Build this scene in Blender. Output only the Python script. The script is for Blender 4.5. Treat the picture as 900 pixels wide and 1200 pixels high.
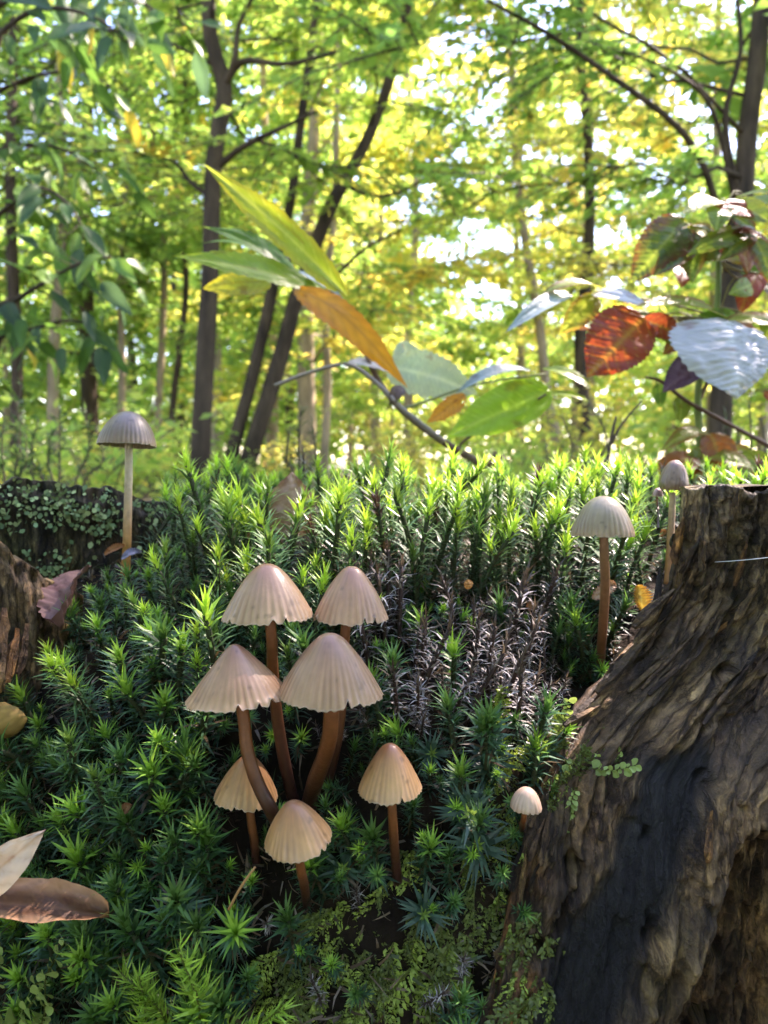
import bpy, math, random
import numpy as np

# ---------------------------------------------------------------- clear, camera, world, sun
for o in list(bpy.data.objects):
    bpy.data.objects.remove(o)
SC = bpy.context.scene
COL = SC.collection
PI = math.pi
R = math.radians

CAM_Z, PITCH, F = 0.42, R(3.8), 900.0          # F = focal length in pixels of the 900x1200 photograph
cam_data = bpy.data.cameras.new('camera')
cam = bpy.data.objects.new('camera', cam_data)
COL.objects.link(cam)
cam.location = (0, 0, CAM_Z)
cam.rotation_euler = (R(90) - PITCH, 0, 0)
cam_data.sensor_fit = 'VERTICAL'
cam_data.sensor_height = 24.0
cam_data.lens = 24.0 * F / 1200.0
cam_data.clip_start = 0.01
cam_data.clip_end = 600
cam_data.dof.use_dof = True
cam_data.dof.focus_distance = 0.225
cam_data.dof.aperture_fstop = 13.0
SC.camera = cam

SUN_EL, SUN_AZ = R(48), R(48)                  # sun ahead of the camera, a little to the right
world = bpy.data.worlds.new('World')
SC.world = world
world.use_nodes = True
nt = world.node_tree
bg = nt.nodes['Background']
sky = nt.nodes.new('ShaderNodeTexSky')
sky.sky_type = 'NISHITA'
sky.sun_disc = False
sky.sun_elevation = SUN_EL
sky.sun_rotation = SUN_AZ
sky.dust_density = 0.6
nt.links.new(sky.outputs[0], bg.inputs[0])
bg.inputs[1].default_value = 0.14
sd = bpy.data.lights.new('sun', 'SUN')
sd.energy = 3.4
sd.angle = R(0.55)
sd.color = (1.0, 0.93, 0.80)
sun = bpy.data.objects.new('sun', sd)
COL.objects.link(sun)
sun.rotation_euler = (R(90) - SUN_EL, 0, PI - SUN_AZ)
vs = SC.view_settings
vs.view_transform = 'Standard'
vs.look = 'None'
vs.gamma = 1.0
vs.use_curve_mapping = False
vs.exposure = 3.1
vs.use_white_balance = True                  # camera white balance set for open shade
vs.white_balance_temperature = 6700
vs.white_balance_tint = 30
cy = SC.cycles
cy.use_denoising = True
cy.max_bounces = 6
cy.diffuse_bounces = 4
cy.glossy_bounces = 2
cy.transmission_bounces = 4
cy.transparent_max_bounces = 4
cy.sample_clamp_indirect = 6.0
cy.caustics_reflective = False
cy.caustics_refractive = False

# ---------------------------------------------------------------- helpers
CFW = np.array([0, math.cos(PITCH), -math.sin(PITCH)])
CUP = np.array([0, math.sin(PITCH), math.cos(PITCH)])
CRT = np.array([1.0, 0, 0])
CPOS = np.array([0, 0, CAM_Z])


def W(px, py, d):
    """point on the ray of a photograph pixel at view depth d (metres)"""
    return CPOS + d * (CFW + (px - 450) / F * CRT + (600 - py) / F * CUP)


def proj(p):
    q = np.asarray(p) - CPOS
    d = q @ CFW
    dd = np.where(np.abs(d) < 1e-6, 1e-6, d)
    return 450 + F * (q @ CRT) / dd, 600 - F * (q @ CUP) / dd, d


def unit(v):
    v = np.asarray(v, float)
    n = np.linalg.norm(v, axis=-1, keepdims=True)
    return v / np.where(n < 1e-12, 1, n)


def _hash(ix, iy, iz, seed):
    h = (ix * 374761393 + iy * 668265263 + iz * 2147483647 + seed * 974634777) & 0xFFFFFFFF
    h = ((h ^ (h >> 13)) * 1274126177) & 0xFFFFFFFF
    h = (h ^ (h >> 16)) & 0xFFFFFFFF
    return h / 4294967295.0


def vnoise(p, seed=0):
    p = np.asarray(p, float)
    i = np.floor(p).astype(np.int64)
    f = p - i
    f = f * f * (3 - 2 * f)
    out = 0
    for dx in (0, 1):
        wx = f[..., 0] if dx else 1 - f[..., 0]
        for dy in (0, 1):
            wy = f[..., 1] if dy else 1 - f[..., 1]
            for dz in (0, 1):
                wz = f[..., 2] if dz else 1 - f[..., 2]
                out = out + wx * wy * wz * _hash(i[..., 0] + dx, i[..., 1] + dy, i[..., 2] + dz, seed)
    return out * 2 - 1


def fbm(p, octv=4, seed=0, gain=0.5):
    a, s, tot = 1.0, 0, 0
    p = np.asarray(p, float)
    for k in range(octv):
        s = s + a * vnoise(p, seed + k)
        tot += a
        a *= gain
        p = p * 2.03
    return s / tot


def mesh_data(name, V, tris=None, quads=None, col=None, uv=None, smooth=True, mat=None):
    V = np.asarray(V, np.float32).reshape(-1, 3)
    me = bpy.data.meshes.new(name)
    me.vertices.add(len(V))
    me.vertices.foreach_set('co', V.ravel())
    loops, starts, n = [], [], 0
    if quads is not None and len(quads):
        q = np.asarray(quads, np.int32).reshape(-1, 4)
        loops.append(q.ravel())
        starts.append(np.arange(len(q), dtype=np.int32) * 4)
        n = len(q) * 4
    if tris is not None and len(tris):
        t = np.asarray(tris, np.int32).reshape(-1, 3)
        loops.append(t.ravel())
        starts.append(n + np.arange(len(t), dtype=np.int32) * 3)
    lp = np.concatenate(loops)
    st = np.concatenate(starts)
    me.loops.add(len(lp))
    me.loops.foreach_set('vertex_index', lp)
    me.polygons.add(len(st))
    me.polygons.foreach_set('loop_start', st)
    me.update(calc_edges=True)
    me.polygons.foreach_set('use_smooth', np.full(len(st), smooth))
    if col is not None:
        c = np.ones((len(V), 4), np.float32)
        c[:, :3] = np.asarray(col, np.float32).reshape(-1, 3)
        at = me.color_attributes.new('Col', 'FLOAT_COLOR', 'POINT')
        at.data.foreach_set('color', c.ravel())
    if uv is not None:
        a = me.attributes.new('grain', 'FLOAT_VECTOR', 'POINT')
        g = np.zeros((len(V), 3), np.float32)
        uv = np.asarray(uv, np.float32)
        g[:, :uv.shape[1]] = uv
        a.data.foreach_set('vector', g.ravel())
    me.validate()
    if mat:
        me.materials.append(mat)
    return me


def link(name, data, parent=None, loc=None):
    o = bpy.data.objects.new(name, data)
    COL.objects.link(o)
    if parent is not None:
        o.parent = parent
    if loc is not None:
        o.location = loc
    return o


def tag(o, label=None, cat=None, group=None, kind=None):
    if label:
        o['label'] = label
    if cat:
        o['category'] = cat
    if group:
        o['group'] = group
    if kind:
        o['kind'] = kind
    return o


class MB:
    """collects vertices, triangles, quads and colours of ONE mesh"""

    def __init__(s):
        s.V, s.T, s.Q, s.C, s.n = [], [], [], [], 0

    def add(s, V, tris=None, quads=None, col=(1, 1, 1)):
        V = np.asarray(V, float).reshape(-1, 3)
        if tris is not None and len(tris):
            s.T.append(np.asarray(tris, np.int64).reshape(-1, 3) + s.n)
        if quads is not None and len(quads):
            s.Q.append(np.asarray(quads, np.int64).reshape(-1, 4) + s.n)
        c = np.asarray(col, float)
        s.C.append(np.tile(c, (len(V), 1)) if c.ndim == 1 else c)
        s.V.append(V)
        s.n += len(V)
        return s

    def arrays(s):
        return (np.concatenate(s.V), np.concatenate(s.T) if s.T else None,
                np.concatenate(s.Q) if s.Q else None, np.concatenate(s.C))

    def data(s, name, mat, smooth=True):
        V, T, Q, C = s.arrays()
        return mesh_data(name, V, T, Q, C, smooth=smooth, mat=mat)

    def obj(s, name, mat, parent=None, origin=None, smooth=True):
        V, T, Q, C = s.arrays()
        if origin is not None:
            V = V - np.asarray(origin)
        return link(name, mesh_data(name, V, T, Q, C, smooth=smooth, mat=mat), parent)


def grid_quads(nu, nv, wrap_v=False):
    i = np.arange(nu - 1)[:, None]
    j = np.arange(nv if wrap_v else nv - 1)[None, :]
    a = i * nv + j
    b = i * nv + (j + 1) % nv
    c = (i + 1) * nv + (j + 1) % nv
    d = (i + 1) * nv + j
    return np.stack([a, b, c, d], -1).reshape(-1, 4)


def smooth_path(pts, n):
    """Catmull-Rom through the points, n samples"""
    P = np.asarray(pts, float)
    if len(P) < 3:
        t = np.linspace(0, 1, n)[:, None]
        return P[0] + (P[-1] - P[0]) * t
    P = np.vstack([2 * P[0] - P[1], P, 2 * P[-1] - P[-2]])
    m = len(P) - 3
    u = np.linspace(0, m - 1e-6, n)
    k = u.astype(int)
    t = (u - k)[:, None]
    p0, p1, p2, p3 = P[k], P[k + 1], P[k + 2], P[k + 3]
    return 0.5 * (2 * p1 + (p2 - p0) * t + (2 * p0 - 5 * p1 + 4 * p2 - p3) * t ** 2 + (3 * p1 - p0 - 3 * p2 + p3) * t ** 3)


def tube(pts, rad, seg=8, rough=0.0, seed=0, cap=True):
    P = np.asarray(pts, float)
    n = len(P)
    rad = np.broadcast_to(np.asarray(rad, float), (n,)) if np.ndim(rad) < 1 or len(np.atleast_1d(rad)) == n else np.interp(np.linspace(0, 1, n), np.linspace(0, 1, len(rad)), rad)
    T = unit(np.gradient(P, axis=0))
    ref = np.array([1.0, 0, 0]) if abs(T[0][0]) < 0.8 else np.array([0, 1.0, 0])
    A = unit(np.cross(T, ref))
    B = np.cross(T, A)
    th = np.linspace(0, 2 * PI, seg, endpoint=False)
    rr = rad[:, None] * np.ones((1, seg))
    if rough:
        q = np.stack([np.cos(th)[None] * 2 + 0 * rr, np.sin(th)[None] * 2 + 0 * rr, np.arange(n)[:, None] * 0.55 + 0 * rr], -1)
        rr = rr * (1 + rough * fbm(q, 3, seed))
    V = P[:, None] + rr[..., None] * (np.cos(th)[None, :, None] * A[:, None] + np.sin(th)[None, :, None] * B[:, None])
    V = V.reshape(-1, 3)
    Q = grid_quads(n, seg, True)
    Tr = None
    if cap:
        V = np.vstack([V, P[0], P[-1]])
        k = np.arange(seg)
        Tr = np.vstack([np.stack([(k + 1) % seg, k, np.full(seg, n * seg)], -1),
                        np.stack([(n - 1) * seg + k, (n - 1) * seg + (k + 1) % seg, np.full(seg, n * seg + 1)], -1)])
    return V, Tr, Q


def instance(tv, tf, pos, d, nrm, size, width=None):
    """copies of a leaf template: y along d, z along nrm, x across"""
    d = unit(d)
    x = unit(np.cross(d, nrm))
    z = np.cross(x, d)
    s = np.asarray(size)[:, None, None]
    w = s if width is None else np.asarray(width)[:, None, None]
    V = pos[:, None] + w * tv[None, :, 0:1] * x[:, None] + s * tv[None, :, 1:2] * d[:, None] + s * tv[None, :, 2:3] * z[:, None]
    N, k = len(pos), len(tv)
    Fc = (tf[None] + (np.arange(N) * k)[:, None, None]).reshape(-1, tf.shape[1])
    return V.reshape(-1, 3), Fc


# ---------------------------------------------------------------- materials
def newmat(name):
    m = bpy.data.materials.new(name)
    m.use_nodes = True
    t = m.node_tree
    for n in list(t.nodes):
        t.nodes.remove(n)
    out = t.nodes.new('ShaderNodeOutputMaterial')
    return m, t, out


def N(t, kind, **kw):
    n = t.nodes.new(kind)
    for k, v in kw.items():
        setattr(n, k, v)
    return n


def vcol(t):
    return N(t, 'ShaderNodeVertexColor', layer_name='Col').outputs[0]


def math_node(t, op, a, b=None):
    n = N(t, 'ShaderNodeMath', operation=op)
    for k, v in enumerate((a, b)):
        if v is None:
            continue
        if isinstance(v, (int, float)):
            n.inputs[k].default_value = v
        else:
            t.links.new(v, n.inputs[k])
    return n.outputs[0]


def mix_col(t, blend, fac, a, b):
    n = N(t, 'ShaderNodeMix', data_type='RGBA', blend_type=blend)
    for k, v in ((0, fac), (6, a), (7, b)):
        if isinstance(v, (int, float)):
            n.inputs[k].default_value = v
        elif isinstance(v, tuple):
            n.inputs[k].default_value = (*v, 1)
        else:
            t.links.new(v, n.inputs[k])
    return n.outputs[2]


def leaf_mat(name, trans=0.45, rough=0.5, spec=0.3, boost=1.35, vary=0.0, bump=0.0, bscale=60, mottle=0.25, mscale=30):
    """thin leaf: principled front plus translucency, colour from the mesh"""
    m, t, out = newmat(name)
    c = vcol(t)
    tc = N(t, 'ShaderNodeTexCoord')
    if mottle:
        nz = N(t, 'ShaderNodeTexNoise')
        nz.inputs['Scale'].default_value = mscale
        nz.inputs['Detail'].default_value = 3
        t.links.new(tc.outputs['Object'], nz.inputs['Vector'])
        f = math_node(t, 'MULTIPLY_ADD', nz.outputs[0], mottle * 2)
        f.node.inputs[2].default_value = 1 - mottle
        hv = N(t, 'ShaderNodeHueSaturation')
        t.links.new(f, hv.inputs['Value'])
        t.links.new(c, hv.inputs['Color'])
        c = hv.outputs[0]
    if vary:
        oi = N(t, 'ShaderNodeObjectInfo')
        f = math_node(t, 'MULTIPLY_ADD', oi.outputs['Random'], vary * 2)
        f.node.inputs[2].default_value = 1 - vary
        hv = N(t, 'ShaderNodeHueSaturation')
        t.links.new(f, hv.inputs['Value'])
        t.links.new(c, hv.inputs['Color'])
        c = hv.outputs[0]
    p = N(t, 'ShaderNodeBsdfPrincipled')
    t.links.new(c, p.inputs['Base Color'])
    p.inputs['Roughness'].default_value = rough
    p.inputs['Specular IOR Level'].default_value = spec
    tr = N(t, 'ShaderNodeBsdfTranslucent')
    tcx = mix_col(t, 'MULTIPLY', 1.0, c, (boost * 1.03, boost, boost * 0.75))
    t.links.new(tcx, tr.inputs[0])
    mx = N(t, 'ShaderNodeMixShader')
    mx.inputs[0].default_value = trans
    t.links.new(p.outputs[0], mx.inputs[1])
    t.links.new(tr.outputs[0], mx.inputs[2])
    if bump:
        nz = N(t, 'ShaderNodeTexNoise')
        nz.inputs['Scale'].default_value = bscale
        nz.inputs['Detail'].default_value = 4
        t.links.new(tc.outputs['Object'], nz.inputs['Vector'])
        b = N(t, 'ShaderNodeBump')
        b.inputs['Strength'].default_value = bump
        b.inputs['Distance'].default_value = 0.001
        t.links.new(nz.outputs[0], b.inputs['Height'])
        t.links.new(b.outputs[0], p.inputs['Normal'])
    t.links.new(mx.outputs[0], out.inputs[0])
    return m


def bark_mat(name, c1, c2, scale=14.0):
    m, t, out = newmat(name)
    tc = N(t, 'ShaderNodeTexCoord')
    mp = N(t, 'ShaderNodeMapping')
    mp.inputs['Scale'].default_value = (1, 1, 0.22)
    t.links.new(tc.outputs['Object'], mp.inputs[0])
    nz = N(t, 'ShaderNodeTexNoise')
    nz.inputs['Scale'].default_value = scale
    nz.inputs['Detail'].default_value = 6
    nz.inputs['Roughness'].default_value = 0.65
    t.links.new(mp.outputs[0], nz.inputs['Vector'])
    rp = N(t, 'ShaderNodeValToRGB')
    rp.color_ramp.elements[0].position = 0.33
    rp.color_ramp.elements[0].color = (*c1, 1)
    rp.color_ramp.elements[1].position = 0.68
    rp.color_ramp.elements[1].color = (*c2, 1)
    t.links.new(nz.outputs[0], rp.inputs[0])
    p = N(t, 'ShaderNodeBsdfPrincipled')
    t.links.new(rp.outputs[0], p.inputs['Base Color'])
    p.inputs['Roughness'].default_value = 0.85
    p.inputs['Specular IOR Level'].default_value = 0.2
    b = N(t, 'ShaderNodeBump')
    b.inputs['Strength'].default_value = 0.8
    b.inputs['Distance'].default_value = 0.012
    t.links.new(nz.outputs[0], b.inputs['Height'])
    t.links.new(b.outputs[0], p.inputs['Normal'])
    t.links.new(p.outputs[0], out.inputs[0])
    return m


def plain_mat(name, rough=0.7, spec=0.3, bump=0.0, bscale=400, bdist=0.0004, mottle=0.3, mscale=250, sss=0.0, trans=0.0, coat=0.0):
    m, t, out = newmat(name)
    c = vcol(t)
    tc = N(t, 'ShaderNodeTexCoord')
    nz = N(t, 'ShaderNodeTexNoise')
    nz.inputs['Scale'].default_value = mscale
    nz.inputs['Detail'].default_value = 5
    t.links.new(tc.outputs['Object'], nz.inputs['Vector'])
    f = math_node(t, 'MULTIPLY_ADD', nz.outputs[0], mottle * 2)
    f.node.inputs[2].default_value = 1 - mottle
    hv = N(t, 'ShaderNodeHueSaturation')
    t.links.new(f, hv.inputs['Value'])
    t.links.new(c, hv.inputs['Color'])
    c = hv.outputs[0]
    p = N(t, 'ShaderNodeBsdfPrincipled')
    t.links.new(c, p.inputs['Base Color'])
    p.inputs['Roughness'].default_value = rough
    p.inputs['Specular IOR Level'].default_value = spec
    if coat:
        p.inputs['Coat Weight'].default_value = coat
        p.inputs['Coat Roughness'].default_value = 0.28
    if sss:
        p.inputs['Subsurface Weight'].default_value = sss
        p.inputs['Subsurface Radius'].default_value = (0.003, 0.0018, 0.001)
        p.inputs['Subsurface Scale'].default_value = 1.0
    if bump:
        n2 = N(t, 'ShaderNodeTexNoise')
        n2.inputs['Scale'].default_value = bscale
        n2.inputs['Detail'].default_value = 5
        t.links.new(tc.outputs['Object'], n2.inputs['Vector'])
        b = N(t, 'ShaderNodeBump')
        b.inputs['Strength'].default_value = bump
        b.inputs['Distance'].default_value = bdist
        t.links.new(n2.outputs[0], b.inputs['Height'])
        t.links.new(b.outputs[0], p.inputs['Normal'])
    sh = p.outputs[0]
    if trans:
        tr = N(t, 'ShaderNodeBsdfTranslucent')
        t.links.new(c, tr.inputs[0])
        mx = N(t, 'ShaderNodeMixShader')
        mx.inputs[0].default_value = trans
        t.links.new(sh, mx.inputs[1])
        t.links.new(tr.outputs[0], mx.inputs[2])
        sh = mx.outputs[0]
    t.links.new(sh, out.inputs[0])
    return m


def wood_mat(name):
    """weathered rotten wood: streaks, cracks and flecks along the stored grain coordinates, colour tint from the mesh"""
    m, t, out = newmat(name)
    at = N(t, 'ShaderNodeAttribute', attribute_name='grain')

    def noise(sx, sy, det, rough, dist=0.0):
        mp = N(t, 'ShaderNodeMapping')
        mp.inputs['Scale'].default_value = (sx, sy, 1)
        t.links.new(at.outputs['Vector'], mp.inputs[0])
        n = N(t, 'ShaderNodeTexNoise')
        n.inputs['Scale'].default_value = 1.0
        n.inputs['Detail'].default_value = det
        n.inputs['Roughness'].default_value = rough
        n.inputs['Distortion'].default_value = dist
        t.links.new(mp.outputs[0], n.inputs['Vector'])
        return n.outputs[0]

    def ramp(f, stops):
        r = N(t, 'ShaderNodeValToRGB')
        e = r.color_ramp.elements
        e[0].position, e[0].color = stops[0][0], (*stops[0][1], 1)
        e[1].position, e[1].color = stops[-1][0], (*stops[-1][1], 1)
        for p_, c_ in stops[1:-1]:
            k = e.new(p_)
            k.color = (*c_, 1)
        t.links.new(f, r.inputs[0])
        return r.outputs[0]
    fine = noise(750, 150, 6, .75, .2)
    streak = noise(180, 55, 8, .72, .3)
    blot = noise(48, 26, 8, .7)
    fleck = noise(620, 300, 6, .7)
    mpv = N(t, 'ShaderNodeMapping')
    mpv.inputs['Scale'].default_value = (300, 34, 1)
    t.links.new(at.outputs['Vector'], mpv.inputs[0])
    add = N(t, 'ShaderNodeVectorMath', operation='ADD')
    t.links.new(mpv.outputs[0], add.inputs[0])
    sc = N(t, 'ShaderNodeVectorMath', operation='SCALE')
    cmb = N(t, 'ShaderNodeCombineXYZ')
    t.links.new(blot, cmb.inputs[0])
    t.links.new(streak, cmb.inputs[1])
    t.links.new(cmb.outputs[0], sc.inputs[0])
    sc.inputs['Scale'].default_value = 3.0
    t.links.new(sc.outputs[0], add.inputs[1])
    vo = N(t, 'ShaderNodeTexVoronoi', feature='DISTANCE_TO_EDGE', voronoi_dimensions='2D')
    vo.inputs['Scale'].default_value = 1.0
    t.links.new(add.outputs[0], vo.inputs['Vector'])
    crack = ramp(vo.outputs['Distance'], [(0.0, (.28, .24, .22)), (.05, (.8, .78, .75)), (.14, (1, 1, 1))])
    c = ramp(streak, [(.34, (.20, .15, .12)), (.5, (.62, .52, .43)), (.68, (1.5, 1.3, 1.0))])
    c = mix_col(t, 'MULTIPLY', 1.0, c, ramp(fine, [(.36, (.62, .60, .58)), (.64, (1.3, 1.28, 1.22))]))
    c = mix_col(t, 'MULTIPLY', 1.0, c, ramp(blot, [(.36, (.22, .21, .21)), (.46, (.7, .68, .65)), (.54, (.95, .9, .82)), (.60, (1.9, 1.75, 1.4))]))
    c = mix_col(t, 'MULTIPLY', 1.0, c, ramp(fleck, [(.38, (.5, .48, .46)), (.55, (1.0, 1.0, .97)), (.66, (1.5, 1.45, 1.25)), (.74, (2.6, 2.4, 1.9))]))
    c = mix_col(t, 'MULTIPLY', 1.0, c, crack)
    c = mix_col(t, 'MULTIPLY', 1.0, c, vcol(t))
    p = N(t, 'ShaderNodeBsdfPrincipled')
    t.links.new(c, p.inputs['Base Color'])
    p.inputs['Roughness'].default_value = 0.62
    p.inputs['Specular IOR Level'].default_value = 0.35
    h = math_node(t, 'ADD', fine, math_node(t, 'MULTIPLY', streak, 1.5))
    h = math_node(t, 'ADD', h, math_node(t, 'MULTIPLY', fleck, 1.8))
    cr = math_node(t, 'MINIMUM', math_node(t, 'MULTIPLY', vo.outputs['Distance'], 6.0), .8)
    h = math_node(t, 'ADD', h, cr)
    b = N(t, 'ShaderNodeBump')
    b.inputs['Strength'].default_value = 1.0
    b.inputs['Distance'].default_value = 0.0011
    t.links.new(h, b.inputs['Height'])
    t.links.new(b.outputs[0], p.inputs['Normal'])
    t.links.new(p.outputs[0], out.inputs[0])
    return m


M_LEAF = leaf_mat('tree_foliage', trans=0.55, rough=0.55, spec=0.25, boost=1.5, mottle=0.15, mscale=6)
M_HANG = leaf_mat('near_tree_leaf', trans=0.5, rough=0.45, spec=0.3, boost=1.4, vary=0.3, mottle=0.15, mscale=20)
M_MACRO = leaf_mat('macro_leaf', trans=0.55, rough=0.38, spec=0.45, boost=1.4, mottle=0.22, mscale=55, bump=0.35, bscale=220)
M_SILVER = leaf_mat('glossy_macro_leaf', trans=0.2, rough=0.45, spec=0.4, boost=1.1, mottle=0.15, mscale=60, bump=0.35, bscale=220)
M_DEADLEAF = leaf_mat('dead_leaf', trans=0.15, rough=0.6, spec=0.3, boost=1.1, mottle=0.35, mscale=120, bump=0.5, bscale=300)
M_MOSS = leaf_mat('moss_leaf', trans=0.28, rough=0.42, spec=0.35, boost=1.4, vary=0.22, mottle=0.0)
M_STEMG = plain_mat('moss_stem', rough=0.6, mottle=0.3, mscale=500)
M_BARK_D = bark_mat('dark_bark', (0.020, 0.014, 0.009), (0.080, 0.056, 0.034))
M_BARK_L = bark_mat('pale_bark', (0.15, 0.12, 0.08), (0.40, 0.31, 0.20), 10)
M_TWIG = plain_mat('twig_bark', rough=0.6, mottle=0.35, mscale=150, bump=0.4, bscale=300)
M_WOOD = wood_mat('rotten_wood')
M_SOIL = plain_mat('rotten_core', rough=0.95, spec=0.1, bump=0.9, bscale=260, bdist=0.002, mottle=0.5, mscale=160)
M_CAP = plain_mat('mushroom_cap', rough=0.36, spec=0.6, bump=0.15, bscale=900, mottle=0.12, mscale=180, trans=0.28, coat=0.3)
M_STIPE = plain_mat('mushroom_stem', rough=0.45, spec=0.4, bump=0.5, bscale=900, mottle=0.4, mscale=380, trans=0.1)
M_LICHEN = plain_mat('lichen', rough=0.85, mottle=0.25, mscale=300)
M_SILK = plain_mat('spider_silk', rough=0.3, spec=0.8, mottle=0.0)

# ---------------------------------------------------------------- ground
rng = np.random.default_rng(7)


def ground_z(x, y):
    p = np.stack([np.asarray(x) * 0.35, np.asarray(y) * 0.35, np.zeros_like(np.asarray(x, float))], -1)
    r = np.hypot(x, np.asarray(y) - 0.4)
    return 0.12 * fbm(p, 3, 91) * np.clip((r - 0.5) / 3, 0, 1)


def build_ground():
    a = np.concatenate([-np.geomspace(150, 0.05, 70), [0], np.geomspace(0.05, 150, 70)])
    X, Y = np.meshgrid(a, a + 0.4, indexing='ij')
    Z = ground_z(X, Y)
    V = np.stack([X, Y, Z], -1).reshape(-1, 3)
    m, t, out = newmat('forest_floor')
    tc = N(t, 'ShaderNodeTexCoord')
    nz = N(t, 'ShaderNodeTexNoise')
    nz.inputs['Scale'].default_value = 9
    nz.inputs['Detail'].default_value = 8
    nz.inputs['Roughness'].default_value = 0.7
    t.links.new(tc.outputs['Object'], nz.inputs['Vector'])
    rp = N(t, 'ShaderNodeValToRGB')
    e = rp.color_ramp.elements
    e[0].position, e[0].color = 0.35, (0.03, 0.02, 0.012, 1)
    e[1].position, e[1].color = 0.7, (0.16, 0.10, 0.045, 1)
    k = e.new(0.55)
    k.color = (0.07, 0.06, 0.02, 1)
    t.links.new(nz.outputs[0], rp.inputs[0])
    p = N(t, 'ShaderNodeBsdfPrincipled')
    p.inputs['Roughness'].default_value = 0.95
    t.links.new(rp.outputs[0], p.inputs['Base Color'])
    b = N(t, 'ShaderNodeBump')
    b.inputs['Strength'].default_value = 0.7
    b.inputs['Distance'].default_value = 0.03
    t.links.new(nz.outputs[0], b.inputs['Height'])
    t.links.new(b.outputs[0], p.inputs['Normal'])
    t.links.new(p.outputs[0], out.inputs[0])
    g = link('ground', mesh_data('ground', V, quads=grid_quads(len(a), len(a))[:, ::-1], mat=m))
    tag(g, kind='structure')


build_ground()

# leaf template: midrib fold, four triangles
LT = np.array([[0, 0, 0], [-.26, .42, .05], [.26, .42, .05], [0, .5, -.02], [0, 1, -.10]])
LF = np.array([[0, 3, 1], [0, 2, 3], [1, 3, 4], [3, 2, 4]])
PAL = {
    'green': ((.085, .20, .03), (.13, .28, .035), (.19, .36, .04), (.26, .40, .045), (.42, .42, .05)),
    'dark': ((.05, .11, .022), (.075, .16, .025), (.11, .21, .03), (.16, .26, .03), (.30, .30, .04)),
    'lime': ((.13, .28, .04), (.20, .38, .04), (.28, .44, .045), (.38, .48, .05), (.56, .50, .05)),
    'yellow': ((.22, .36, .04), (.36, .46, .05), (.54, .54, .06), (.66, .56, .07), (.60, .40, .05)),
}


for _k in list(PAL):
    PAL[_k] = tuple(tuple(np.array(c) * .86 + .14 * (.25 * c[0] + .7 * c[1] + .05 * c[2])) for c in PAL[_k])  # leaf colours greyed to put a pale haze into the foliage


def pal_cols(name, n, rg):
    P = np.array(PAL[name])
    k = rg.choice(5, n, p=[.2, .27, .25, .18, .10])
    return P[k] * rg.uniform(.8, 1.2, (n, 1))


def litter():
    n = 5000
    r = np.sqrt(rng.uniform(0.36, 36, n))
    a = rng.uniform(0, 2 * PI, n)
    x, y = r * np.cos(a), .4 + r * np.sin(a)
    pos = np.stack([x, y, ground_z(x, y) + .006 + rng.uniform(0, .012, n)], -1)
    d = unit(rng.normal(size=(n, 3)) * [1, 1, .25])
    nr = unit(rng.normal(size=(n, 3)) * .4 + [0, 0, 1])
    V, T = instance(LT, LF, pos, d, nr, rng.uniform(.05, .1, n))
    c = np.array([(.16, .09, .04), (.22, .13, .05), (.30, .17, .05), (.12, .07, .035)])[rng.integers(0, 4, n)]
    o = link('leaf_litter', mesh_data('leaf_litter', V, T, col=np.repeat(c, 5, 0), mat=M_DEADLEAF))
    tag(o, 'brown fallen leaves covering the forest floor around the stump', 'leaf litter', kind='stuff')


litter()


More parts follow.
